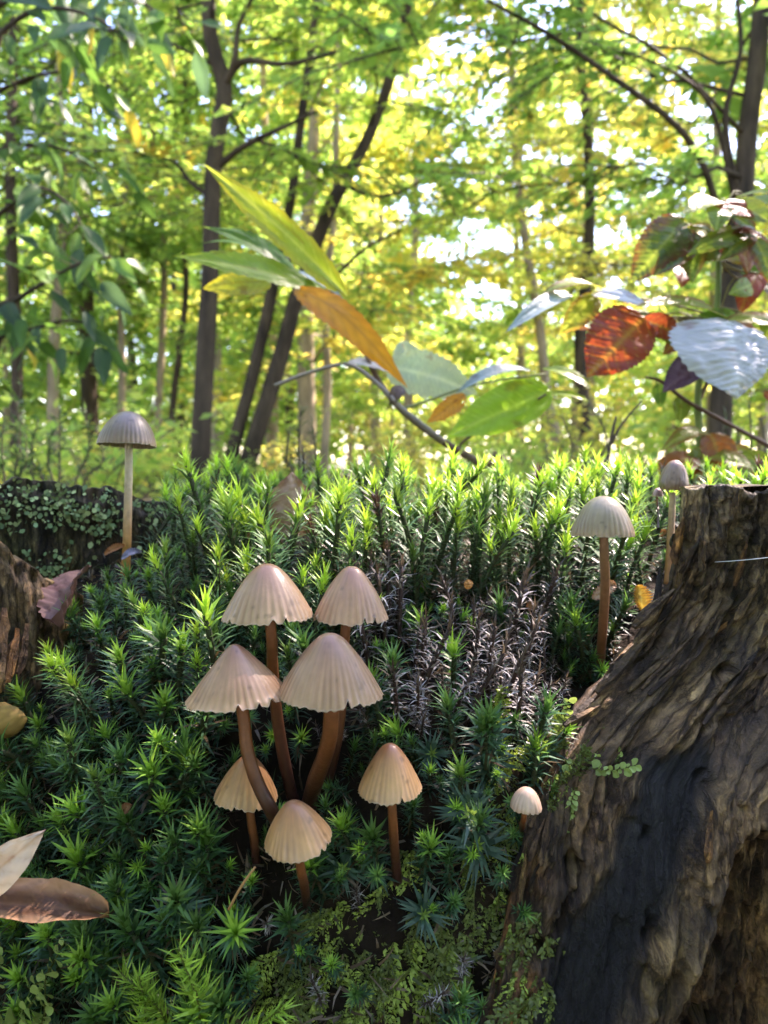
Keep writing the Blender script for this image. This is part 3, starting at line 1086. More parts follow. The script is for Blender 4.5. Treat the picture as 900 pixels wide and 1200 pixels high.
def build_wall():
    nz_, ng = 460, 290
    t = np.linspace(0, 1, nz_) ** .72
    gs = np.concatenate([np.linspace(.17, .001, 24), np.linspace(0, .135, ng - 30) ** 1.0, np.linspace(.14, .20, 6)])
    nb = 24
    zt = -.0085 + .0035 * fbm(np.stack([gs * 160, 0 * gs, 0 * gs], -1), 3, 31) + .006 * sm(.06, .12, gs)
    Z = -.43 + t[:, None] * (zt + .43)[None]
    G = np.tile(gs, (nz_, 1))
    P, band, hol, d = wall_point(np.maximum(G, 0), Z)
    # back face: follows the front, thickness to the rear
    thick = .004 + .028 * np.clip(G / .03, 0, 1) ** .6
    P[:, :nb, 1] = P[:, :nb, 1] + (.6 * thick[:, :nb]) + .006 * fbm(P[:, :nb] * 90, 3, 33)
    # top rows lean in a little
    P[-1, :, 1] += .002
    base = np.array([.225, .175, .125])
    tint = fbm(np.stack([G * 30, Z * 14, 0 * G], -1), 4, 35)[..., None]
    c = base * (1 + .5 * tint)
    gry = sm(-.06, -.02, Z)[..., None]
    c = c * (1 - gry * .8) + gry * .8 * np.array([.18, .165, .15])
    tan = sm(.1, .5, fbm(np.stack([G * 60, Z * 26, 0 * G], -1) + 5, 4, 36))[..., None]
    c = c * (1 - .6 * tan) + .6 * tan * np.array([.34, .27, .17])
    red = (sm(-.09, -.13, Z) * sm(.055, .01, G) * sm(-.3, .3, fbm(np.stack([G * 80, Z * 40, 0 * G], -1), 3, 37)))[..., None]
    c = c * (1 - .7 * red) + .7 * red * np.array([.30, .14, .055])
    alg = sm(.0, .5, fbm(np.stack([G * 40, Z * 40, 0 * G], -1) + 15, 4, 39))[..., None] * .35
    c = c * (1 - alg) + alg * np.array([.10, .11, .04])
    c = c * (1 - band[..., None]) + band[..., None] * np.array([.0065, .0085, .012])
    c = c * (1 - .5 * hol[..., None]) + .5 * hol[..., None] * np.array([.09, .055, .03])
    gtan = np.array([.42, .35, .24])
    hi = sm(.003, .006, d)[..., None] * (1 - band[..., None]) * .45
    c = c * (1 - hi) + hi * gtan
    Q = grid_quads(nz_, len(gs))
    # top cap: join front row with back row
    n = len(gs)
    top = (nz_ - 1) * n
    fi = [int(np.argmin(np.abs(gs[nb:] - g))) + nb for g in gs[:nb]]
    cap = [(top + i, top + i + 1, top + fi[i + 1], top + fi[i]) for i in range(nb - 1) if fi[i] != fi[i + 1]]
    V = P.reshape(-1, 3) - SO
    uv = np.stack([G, Z], -1).reshape(-1, 2)
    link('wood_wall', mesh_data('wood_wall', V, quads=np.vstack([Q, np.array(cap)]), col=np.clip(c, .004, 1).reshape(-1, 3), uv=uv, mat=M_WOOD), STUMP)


build_wall()


def splinter(base, tip, w, th, col, seed):
    rg = np.random.default_rng(seed)
    n = 7
    t = np.linspace(0, 1, n)
    base, tip = np.asarray(base), np.asarray(tip)
    ax = unit(tip - base)
    sd = unit(np.cross(ax, [0, -1, .2]))
    fr = np.cross(sd, ax)
    ww = w * np.interp(t, [0, .15, .6, 1], [.5, 1, .8, .08]) * rg.uniform(.75, 1.25, n)
    cen = base + (tip - base) * t[:, None] + fr * (rg.normal(size=n).cumsum() * th * .35)[:, None]
    V = np.stack([cen - sd * ww[:, None], cen + fr * th, cen + sd * ww[:, None], cen - fr * th], 1).reshape(-1, 3)
    Q = grid_quads(n, 4, True)
    Q = np.vstack([Q, [[0, 1, 2, 3]], [[(n - 1) * 4 + k for k in (3, 2, 1, 0)]]])
    uv = np.stack([V @ sd, V @ ax], -1)
    o = link('splinter', mesh_data('splinter', V - SO, quads=Q, col=np.tile(np.array(col), (len(V), 1)), uv=uv, mat=M_WOOD, smooth=False), STUMP)
    return o


rg = np.random.default_rng(61)
for k in range(130):
    g = rg.uniform(.0, .115) if k > 40 else rg.uniform(-.001, .006)
    zr = rg.uniform(-.155, -.02)
    ln = rg.uniform(.004, .016)
    a = wall_point(np.array([max(g, 0)]), np.array([zr]))
    b = wall_point(np.array([max(g + rg.normal() * .0015, 0)]), np.array([min(zr + ln, -.008)]))
    if a[1][0] > .3 or a[2][0] > .5:
        continue
    off = np.array([0, -.0012, 0])
    col = [(.34, .27, .17), (.20, .15, .10), (.13, .10, .08), (.30, .19, .09)][int(rg.choice(4, p=[.35, .3, .2, .15]))]
    splinter(a[0][0] + off * .2, b[0][0] + off * rg.uniform(.2, 1.6), rg.uniform(.0005, .0020), rg.uniform(.0004, .0010), np.array(col) * rg.uniform(.5, 1.25), k)
# pale broken slivers at the foot of the tall thin mushroom
for i, (a, b, w) in enumerate((((722, 790, .236), (757, 752, .240), .0022), ((700, 812, .233), (735, 775, .236), .0018), ((742, 735, .243), (790, 690, .246), .0022),
                               ((768, 720, .246), (778, 660, .25), .0016), ((690, 838, .230), (720, 806, .233), .0015), ((660, 850, .228), (700, 826, .231), .0013))):
    splinter(W(*a), W(*b), w, .0012, (.30, .24, .16) if i % 2 == 0 else (.16, .12, .09), 200 + i)


def slab(name, plan, ztop, zbot, th, ccol, seed, amp=.004, ragged=.004, edge=None, gscale=1.0):
    """upright piece of stump wall along a plan polyline, closed"""
    ns, nv = 130, 70
    p = smooth_path([(x, y, 0) for x, y in plan], ns)
    s = np.concatenate([[0], np.cumsum(np.linalg.norm(np.diff(p, axis=0), axis=1))])
    tg = unit(np.gradient(p, axis=0))
    nr = np.stack([tg[:, 1], -tg[:, 0], 0 * s], -1)      # toward the viewer
    zt = np.interp(s / s[-1], np.linspace(0, 1, len(ztop)), ztop) + ragged * fbm(np.stack([s * 150, 0 * s, 0 * s], -1), 3, seed)
    t = np.linspace(0, 1, nv)
    loop = []
    cols = []
    uvs = []
    endt = np.clip(np.minimum(s, s[-1] - s) / .006, .05, 1)
    for side in (1, -1):
        tt = t if side == 1 else t[::-1]
        Z = CAM_Z + zbot + tt[None] * (zt - zbot)[:, None]
        S = np.tile(s[:, None], (1, nv))
        gr = np.stack([S, Z, 0 * S + side], -1)
        d = amp * fbm(gr * [110 * gscale, 24, 1], 3, seed + 1) + amp * .6 * fbm(gr * [330 * gscale, 40, 1], 3, seed + 2)
        d = d + amp * .35 * fbm(gr * [500, 400, 1], 2, seed + 4)
        off = (side * th / 2 * endt[:, None] * np.where(tt > .96, .55, 1)[None] + side * d)
        loop.append(np.dstack([p[:, None, 0] + nr[:, None, 0] * off, p[:, None, 1] + nr[:, None, 1] * off, Z]))
        cols.append(ccol(S / s[-1], tt[None] + 0 * S, gr, d))
        uvs.append(np.dstack([S, Z]))
    V = np.concatenate(loop, 1)
    C = np.concatenate(cols, 1)
    U = np.concatenate(uvs, 1)
    o = link(name, mesh_data(name, V.reshape(-1, 3) - SO, quads=grid_quads(ns, 2 * nv, True), col=np.clip(C, .004, 1).reshape(-1, 3), uv=U.reshape(-1, 2), mat=M_WOOD), STUMP)
    return o, V[:, :nv], nr


def lichen_wood(S, T, gr, d):
    g = fbm(gr * [60, 60, 1], 4, 71)[..., None]
    c = np.array([.13, .115, .09]) * (1 + .8 * g)
    m = sm(-.1, .35, fbm(gr * [45, 40, 1], 4, 72))[..., None]
    return c * (1 - .6 * m) + .6 * m * np.array([.17, .22, .11])


LW, LWV, LWN = slab('lichen_wall', [(-.26, .25), (-.215, .30), (-.165, .335), (-.125, .352), (-.098, .366), (-.088, .385)],
                    [-.006, -.006, -.0075, -.008, -.0085, -.016, -.03], -.16, .022, lichen_wood, 81, amp=.0045)


def weathered(S, T, gr, d):
    g = fbm(gr * [80, 26, 1], 4, 73)[..., None]
    c = np.array([.32, .25, .17]) * (1 + .6 * g)
    m = sm(.0, .4, fbm(gr * [50, 30, 1], 3, 74))[..., None]
    c = c * (1 - .6 * m) + .6 * m * np.array([.12, .115, .11])
    lo = sm(.55, .2, T)[..., None] * sm(.75, .3, S)[..., None]
    return c * (1 - .6 * lo) + .6 * lo * np.array([.26, .15, .06])


slab('weathered_wall', [(-.20, .19), (-.165, .235), (-.140, .262), (-.122, .275), (-.112, .283)], [-.018, -.018, -.020, -.026, -.05], -.20, .02, weathered, 91, amp=.006, ragged=.006)

# lichen scales on the lichen wall
rg = np.random.default_rng(19)
mb = MB()
n = 7500
si = rg.integers(20, 128, n)
vi = (rg.uniform(.42, .995, n) * 69).astype(int)
pos = LWV[si, vi] + LWN[si] * .0010 + rg.normal(size=(n, 3)) * [.0007, .0003, .0007]
cl = fbm(pos * 70, 3, 44)
keep = cl + rg.normal(size=n) * .14 > -.05
pos, nr_ = pos[keep], LWN[si][keep]
n = len(pos)
ft = np.array([[0, 0, 0], [-.45, .35, .25], [.45, .4, .2], [-.3, .8, .55], [.35, .85, .5], [0, 1.0, .75]])
ff = np.array([[0, 2, 1], [1, 2, 3], [2, 4, 3], [3, 4, 5]])
V, T = instance(ft, ff, pos, unit(rg.normal(size=(n, 3)) + [0, 0, -.2]), unit(nr_ + rg.normal(size=(n, 3)) * .35), rg.uniform(.0010, .0027, n))
cc = np.array([(.22, .31, .14), (.30, .37, .17), (.16, .25, .12)])[rg.integers(0, 3, n)] * rg.uniform(.7, 1.2, (n, 1))
mb.add(V - SO, T, None, np.repeat(cc, 6, 0))
mb.obj('lichen_crust', M_LICHEN, LW)['kind'] = 'stuff'
for o in (LW.children[0],):
    o.matrix_parent_inverse = Matrix()


# ---------------------------------------------------------------- mushrooms
def mushroom(label, cap_px, d, stem_px, stem_w, col, shape='bell', tilt=(0, 0), nstr=34, seed=0, base_on=True, scol=((.42, .24, .10), (.16, .07, .035)), jag=1.0, rimw=.25, base_d=None):
    """cap_px = (left, right, top, bottom) pixels of the cap, d its depth; stem_px from cap down to base"""
    rg = np.random.default_rng(seed)
    l, r, tp, bt = cap_px
    bt = bt - (r - l) / 2 * max(bt - 540, 0) / 900 * .8      # the near rim hangs below the rim's centre
    w = (r - l) / F * d
    h = (bt - tp) / F * d * 1.0
    cx = (l + r) / 2
    cen = W(cx, bt, d)                      # centre of the margin circle
    Rr = w / 2
    sx, sy = stem_px[-1]
    bp = on_core(sx, sy) if base_d is None else W(sx, sy, base_d)
    root = link('mushroom', None, loc=bp)
    tag(root, label, 'mushroom', 'small brown mushrooms on the stump')
    prof = {'bell': [(0, 1), (.12, .985), (.26, .92), (.43, .78), (.60, .60), (.76, .40), (.89, .21), (.965, .08), (1.0, 0)],
            'cone': [(0, 1), (.08, .985), (.2, .90), (.38, .72), (.56, .53), (.74, .33), (.88, .15), (.96, .06), (1.0, 0)],
            'dome': [(0, 1), (.16, .985), (.36, .92), (.56, .79), (.74, .60), (.87, .40), (.95, .22), (.99, .09), (1.0, 0)],
            'egg': [(0, 1), (.25, .97), (.52, .86), (.76, .66), (.93, .42), (1.0, .25), (.98, .12), (.90, .03), (.84, 0)]}[shape]
    prof = np.array(prof)
    nr, na = 30, nstr * 6
    u = np.linspace(0, 1, nr) ** .9
    s = np.linspace(0, 1, len(prof))
    pr = smooth_path(np.column_stack([prof, 0 * s]), 200)
    s2 = np.linspace(0, 1, 200)
    rr, zz = np.interp(u, s2, pr[:, 0]), np.interp(u, s2, pr[:, 1])
    th = np.linspace(0, 2 * PI, na, endpoint=False)
    irr = .03 * np.sin(th * 2 + rg.uniform(0, 6)) + .025 * np.sin(th * 3 + rg.uniform(0, 6))
    ph = nstr * th + .9 * np.sin(th * 3 + seed) + .6 * np.sin(th * 7 + seed * 2)
    stri = np.cos(ph)
    fade = sm(.28, .95, u)[:, None]
    RR = Rr * rr[:, None] * (1 + irr * fade + (.0115 * stri) * fade)
    ZZ = h * zz[:, None] + 0 * th
    scal = jag * (.018 * np.abs(np.sin(ph / 2)) + .045 * fbm(np.stack([np.cos(th) * 5, np.sin(th) * 5, 0 * th + seed], -1), 3, seed))
    edge = sm(.86, 1.0, u)[:, None]
    ZZ = ZZ + h * edge * scal * .95
    for q in range(5):                                    # nicks and one split in the margin
        a0 = rg.uniform(0, 2 * PI) if q else -1.45 + rg.normal() * .5
        wn, dn = (rg.uniform(.03, .07), rg.uniform(.04, .12)) if q else (.04, .12)
        dth = np.angle(np.exp(1j * (th - a0)))
        ZZ = ZZ + jag * h * dn * np.exp(-(dth / wn) ** 2) * sm(.75, 1, u)[:, None]
    lump = .02 * fbm(np.stack([rr[:, None] * np.cos(th) * 2.5, rr[:, None] * np.sin(th) * 2.5, ZZ / h * 2 + seed], -1), 3, seed + 5)
    RR = RR * (1 + (lump if shape != 'egg' else lump * 4) * sm(0, .3, u)[:, None])
    P = np.stack([RR * np.cos(th), RR * np.sin(th), ZZ], -1)
    # colour: pale umbo, striate, white rim
    ca, cb = np.array(col[0]), np.array(col[1])
    t = sm(.1, .9, u)[:, None, None]
    C = ca * (1 - t) + cb * t
    C = C * (1 - .5 * (fade * sm(.3, -.6, stri) * (.55 + .45 * np.sin(th * 5 + seed)))[..., None] * np.array([.8, 1.0, 1.15]))
    C = C * (1 + .10 * fbm(P * 900, 2, seed + 7)[..., None] + .18 * fbm(P * 160, 3, seed)[..., None] + .16 * fbm(np.stack([th * 9 + 0 * RR, u[:, None] * 2.5 + 0 * th, 0 * RR + seed], -1), 3, seed + 2)[..., None])
    um = sm(.20, .0, u)[:, None, None]
    C = C * (1 - .45 * um) + .45 * um * np.array([.46, .28, .20])
    mg = sm(.62, .93, u)[:, None, None] * .35
    C = C * (1 - mg) + mg * np.array([.62, .40, .24])
    if seed % 2 == 0:                                     # some caps keep a darker disc
        dk = sm(.42, .05, u)[:, None, None] * .35
        C = C * (1 - dk * np.array([.75, 1.0, 1.1]))
    C = C * rg.uniform(.9, 1.1, 3)[None, None] ** .6
    sp = sm(.44, .60, fbm(P * 420 + seed, 2, seed + 11))[..., None] * .35
    C = C * (1 - sp)                                      # specks of soil
    rim = sm(.955, .99, u)[:, None, None] * .8
    C = C * (1 - rim) + rim * np.array([.72, .62, .50])
    # inner surface
    Pi = P[::-1].copy()
    Pi[..., :2] *= .955
    Pi[..., 2] = Pi[..., 2] - np.linspace(0, 1, nr)[:, None] * h * .10 + h * .004
    Pi[0, :, :2] = P[-1, :, :2] * .985
    Ci = np.tile(np.array([.50, .40, .30]), (nr, na, 1))
    Ci = Ci * (1 - .15 * (np.cos(ph) < 0))[None, :, None]
    V = np.concatenate([P, Pi]).reshape(-1, 3)
    C = np.concatenate([C, Ci]).reshape(-1, 3)
    rot = Matrix.Rotation(tilt[0], 3, 'X') @ Matrix.Rotation(tilt[1], 3, 'Y')
    rot = np.array(rot)
    loc = cen - bp
    V = (V - [0, 0, h * .4]) @ rot.T + [0, 0, h * .4] + loc
    cap_o = link('cap', mesh_data('cap', V, quads=grid_quads(2 * nr, na, True)[:, ::-1], col=np.clip(C, 0, 1), mat=M_CAP), root)
    # gills
    gb = MB()
    ng = 26
    for k in range(ng):
        a = 2 * PI * k / ng + rg.normal() * .02
        us = np.linspace(.25, .95, 6)
        r_ = np.interp(us, s2, pr[:, 0]) * Rr
        z_ = np.interp(us, s2, pr[:, 1]) * h
        top = np.stack([r_ * .95 * math.cos(a), r_ * .95 * math.sin(a), z_ - .06 * h], -1)
        bot = top.copy()
        bot[:, 2] = np.maximum(z_ * .45, .02 * h) - 0 * us
        bot[:, 2] = np.minimum(bot[:, 2], top[:, 2])
        v = np.concatenate([top, bot])
        q = np.array([(i, i + 1, 6 + i + 1, 6 + i) for i in range(5)])
        gb.add((v - [0, 0, h * .4]) @ rot.T + [0, 0, h * .4] + loc, None, q, (.55, .45, .34))
    gb.obj('gills', M_CAP, cap_o)
    # stem
    m = len(stem_px)
    if shape == 'egg':
        st0 = W(stem_px[0][0], stem_px[0][1] - 5, d)
    else:
        st0 = cen + rot @ np.array([0, 0, h * .55]) - (rot @ np.array([0, 0, h * .4]) - np.array([0, 0, h * .4]))
    db = (bp - CPOS) @ CFW
    pts = [st0]
    for i, (px, py, *pd) in enumerate(stem_px[:-1]):
        pts.append(W(px, py, pd[0] if pd else d + (db - d) * (i / max(m - 1, 1)) ** 1.3))
    pts.append(bp)
    pts.append(bp + unit(bp - pts[-2]) * .008)
    path = smooth_path(pts, 40) - bp
    wid = .88 * stem_w / F * d / 2 * np.interp(np.linspace(0, 1, 40), [0, .3, .8, 1], [.88, .95, 1.08, 1.2])
    V, T, Q = tube(path, wid, 14, .05, seed)
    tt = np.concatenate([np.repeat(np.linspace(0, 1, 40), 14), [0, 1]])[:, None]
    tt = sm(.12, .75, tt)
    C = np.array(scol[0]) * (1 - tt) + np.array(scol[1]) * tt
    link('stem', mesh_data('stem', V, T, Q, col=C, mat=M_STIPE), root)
    return root


TAN = ((.36, .18, .115), (.58, .345, .215))
BUFF = ((.42, .18, .08), (.68, .40, .18))
GREY = ((.27, .195, .165), (.22, .155, .125))
CAPS = [
    ('tan bell mushroom of the cluster, tallest, with its orange stem fully behind the front cap', (260, 368, 660, 733), .216, [(318, 745), (320, 790), (326, 850), (338, 915), (346, 945)], 16, TAN, 'bell', (-.03, -.03), 36),
    ('tan bell mushroom at the back of the cluster, half hidden stem behind the broadest cap', (367, 456, 663, 733), .222, [(404, 745), (402, 800), (396, 860), (386, 905), (374, 945)], 15, TAN, 'bell', (-.03, .03), 34),
    ('tan wide conical mushroom with a split wavy margin, leaning outward from the cluster', (220, 336, 754, 832), .204, [(286, 845, .203), (290, 880, .2015), (302, 918, .2005), (322, 958, .202), (336, 990)], 18, TAN, 'cone', (.02, -.07), 38),
    ('broadest tan bell mushroom with pale umbo at the cluster front, thick curved stem', (327, 446, 741, 830), .203, [(388, 845), (382, 880), (368, 920), (360, 955)], 23, TAN, 'bell', (.0, .02), 40),
    ('small buff mushroom partly hidden behind the curved stem of the conical one', (252, 328, 884, 948), .2185, [(294, 960), (298, 985), (300, 1010)], 12, BUFF, 'bell', (.03, .06), 30),
    ('lowest buff mushroom of the cluster with torn tilted margin', (306, 388, 936, 1004), .192, [(352, 1015), (356, 1035), (360, 1060)], 13, BUFF, 'bell', (.10, -.12), 30),
    ('buff bell mushroom standing alone beside the cluster, next to blue green moss star', (419, 495, 870, 940), .205, [(460, 955), (462, 990), (466, 1035)], 13, BUFF, 'bell', (.0, .0), 34),
    ('tiny cream mushroom button among feather moss low on the stump', (598, 635, 922, 953), .204, [(614, 958), (612, 966), (611, 976)], 8, ((.56, .42, .30), (.62, .50, .38)), 'dome', (.05, .06), 20),
    ('solitary grey brown domed mushroom with long pale stem before the lichen wall', (117, 184, 482, 523), .315, [(151, 540), (150, 590), (149, 630), (148, 652)], 11, GREY, 'dome', (-.09, .03), 40),
    ('tall thin mushroom with grey beige cap beside the tall wood wall', (671, 742, 581, 631), .238, [(708, 645), (709, 690), (706, 740), (702, 790)], 13, ((.40, .32, .24), (.36, .27, .20)), 'dome', (-.04, .0), 36),
    ('small closed wrinkled mushroom with egg shaped cap behind the wood wall', (773, 806, 539, 575), .295, [(788, 582), (787, 610), (785, 640), (784, 660)], 9, ((.30, .21, .17), (.22, .15, .12)), 'egg', (.0, .05), 26),
    ('minute pinkish mushroom bud peeping beside the closed wrinkled one', (764, 777, 572, 582), .30, [(770, 586), (771, 596), (771, 606)], 3, ((.40, .26, .25), (.36, .24, .22)), 'dome', (.0, .0), 16),
]
SC_STEM = {8: ((.58, .50, .38), (.52, .24, .06)), 9: ((.30, .16, .08), (.20, .08, .035)), 10: ((.46, .33, .22), (.40, .20, .08))}
for i, (lab, cp, d, sp, sw, colr, shp, tl, ns_) in enumerate(CAPS):
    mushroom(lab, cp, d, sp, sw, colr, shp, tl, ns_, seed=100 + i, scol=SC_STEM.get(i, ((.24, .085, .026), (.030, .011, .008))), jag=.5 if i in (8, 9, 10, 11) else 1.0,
             base_d=None if i not in (8, 10, 11) else (.318, .0, .0)[0] if i == 8 else .292)

# ---------------------------------------------------------------- moss
# leaf template for moss: slender, curved, five vertices
MT = np.array([[-.5, 0, 0], [.5, 0, 0], [-.42, .5, .03], [.42, .5, .03], [0, 1, -.16]])
MF = np.array([[0, 1, 3], [0, 3, 2], [2, 3, 4]])


def shoot_parts(kind, rg):
    """stem, leaf spiral and tip arrays of one moss shoot, z up, metres"""
    if kind == 'star':
        h = .012
    elif kind == 'dead':
        h = rg.uniform(.024, .034)
    elif kind == 'short':
        h = rg.uniform(.015, .021)
    else:
        h = rg.uniform(.030, .040)
    n = 7
    t = np.linspace(0, 1, n)
    bend = rg.normal(size=2) * .12 * h
    path = np.stack([bend[0] * t ** 2, bend[1] * t ** 2, h * t], -1)
    sc = {'dead': (.045, .026, .022)}.get(kind, (.030, .040, .016))
    sr = .00078 if kind != 'star' else .0005
    stem = tube(path, [sr, sr * 1.05, sr * .9], 5, cap=True) + (np.array(sc),)

    def pt(u):
        return np.stack([np.interp(u, t, path[:, i]) for i in range(3)], -1)
    no = {'tall': 72, 'short': 52, 'dead': 46, 'star': 44}[kind]
    lo = {'tall': .08, 'short': .1, 'dead': .15, 'star': .3}[kind]
    u = np.concatenate([np.linspace(lo, .76, no - 8), np.linspace(.78, .90, 8)])
    az = np.arange(no) * 2.39996 + rg.normal(size=no) * .25
    f = np.clip((u - lo) / (.9 - lo), 0, 1)
    if kind == 'dead':
        inc = np.radians(75 - 20 * f + rg.normal(size=no) * 22)
    elif kind == 'star':
        inc = np.radians(95 - 45 * f + rg.normal(size=no) * 8)
    else:
        inc = np.radians(88 - 42 * f + rg.normal(size=no) * 9)
    out = np.stack([np.cos(az), np.sin(az), 0 * az], -1)
    d = out * np.sin(inc)[:, None] + np.array([0, 0, 1]) * np.cos(inc)[:, None]
    nm = -out * np.cos(inc)[:, None] + np.array([0, 0, 1]) * np.sin(inc)[:, None]
    L = {'tall': .0098, 'short': .0072, 'dead': .0075, 'star': .0118}[kind] * rg.uniform(.75, 1.15, no) * (1 - .25 * (1 - f))
    wd = {'tall': .00082, 'short': .00082, 'dead': .0008, 'star': .00125}[kind] * rg.uniform(.8, 1.15, no)
    V, T = instance(MT, MF, pt(u), d, nm, L, wd)
    if kind == 'dead':
        pal = np.array([(.18, .16, .155), (.28, .26, .26), (.07, .055, .05), (.44, .42, .43)])
        c = pal[rg.integers(0, 4, no)]
    elif kind == 'star':
        c = np.array([.050, .105, .075]) * rg.uniform(.7, 1.35, (no, 1))
    else:
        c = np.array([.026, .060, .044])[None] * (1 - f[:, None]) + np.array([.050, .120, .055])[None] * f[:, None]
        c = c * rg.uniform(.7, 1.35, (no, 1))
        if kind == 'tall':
            c = c * (1 + f[:, None] * [.9, .6, .1])  # upper leaves brightened as well, for the backlit crest
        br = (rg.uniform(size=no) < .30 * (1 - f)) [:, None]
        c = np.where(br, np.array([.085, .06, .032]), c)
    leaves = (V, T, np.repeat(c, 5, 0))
    # tip
    nt_ = {'tall': 24, 'short': 22, 'dead': 7, 'star': 10}[kind]
    u = np.linspace(.88, 1.0, nt_)
    az = np.arange(nt_) * 2.39996 + .7
    f = np.linspace(0, 1, nt_)
    inc = np.radians(52 - 42 * f + rg.normal(size=nt_) * 6)
    out = np.stack([np.cos(az), np.sin(az), 0 * az], -1)
    d = out * np.sin(inc)[:, None] + np.array([0, 0, 1]) * np.cos(inc)[:, None]
    nm = -out * np.cos(inc)[:, None] + np.array([0, 0, 1]) * np.sin(inc)[:, None]
    L = (.0082 if kind != 'star' else .005) * rg.uniform(.8, 1.15, nt_) * (.75 + .25 * f)
    if kind in ('tall', 'short'):
        L = L * rg.uniform(.75, 1.15)
    V, T = instance(MT, MF, pt(u), d, nm, L, np.full(nt_, .00098))
    if kind == 'dead':
        c = np.tile([.13, .095, .075], (nt_, 1)) * rg.uniform(.5, 1.2, (nt_, 1))
    elif kind == 'star':
        c = np.tile([.20, .33, .07], (nt_, 1))
    else:
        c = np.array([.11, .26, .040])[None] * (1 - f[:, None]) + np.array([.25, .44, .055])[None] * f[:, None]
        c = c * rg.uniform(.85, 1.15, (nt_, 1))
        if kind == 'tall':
            c = c * [1.65, 1.35, 1.1]  # lime young growth, brightened further to stand in for backlight on the crest
            if rg.uniform() < .09:
                c = np.tile([.15, .075, .035], (nt_, 1)) * rg.uniform(.6, 1.3, (nt_, 1))
        if rg.uniform() < (.5 if kind == 'short' else .25):          # older shoots with dull tips
            c = c * [.42, .5, .9]
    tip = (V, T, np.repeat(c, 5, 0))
    return stem, leaves, tip, h


MOSS = {}
rg = np.random.default_rng(300)
for kind, cnt in (('tall', 20), ('short', 18), ('dead', 7), ('star', 5)):
    MOSS[kind] = []
    for k in range(cnt):
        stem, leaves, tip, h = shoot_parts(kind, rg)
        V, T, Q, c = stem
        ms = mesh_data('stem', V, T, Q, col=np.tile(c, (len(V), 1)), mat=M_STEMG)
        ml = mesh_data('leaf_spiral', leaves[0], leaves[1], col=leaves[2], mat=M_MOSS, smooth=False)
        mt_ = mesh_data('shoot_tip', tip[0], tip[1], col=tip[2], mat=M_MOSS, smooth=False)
        MOSS[kind].append((stem, leaves, tip, h, ms, ml, mt_))


def core_normal(x, y):
    e = .003
    zx = (core_z(x + e, y) - core_z(x - e, y)) / (2 * e)
    zy = (core_z(x, y + e) - core_z(x, y - e)) / (2 * e)
    return unit(np.stack([-zx, -zy, np.ones_like(zx)], -1))


cap_boxes = [(c[1][0] - 6, c[1][1] + 6, c[1][2] - 8, c[1][3] + 10, c[2]) for c in CAPS]
stem_boxes = []
for c in CAPS:
    sp = c[3]
    for a, b in zip(sp[:-1], sp[1:]):
        stem_boxes.append((min(a[0], b[0]) - 9, max(a[0], b[0]) + 9, min(a[1], b[1]), max(a[1], b[1]) - 12, c[2]))


def wood_left(z):
    return np.interp(z - CAM_Z, EDGE[:, 0], EDGE[:, 1])


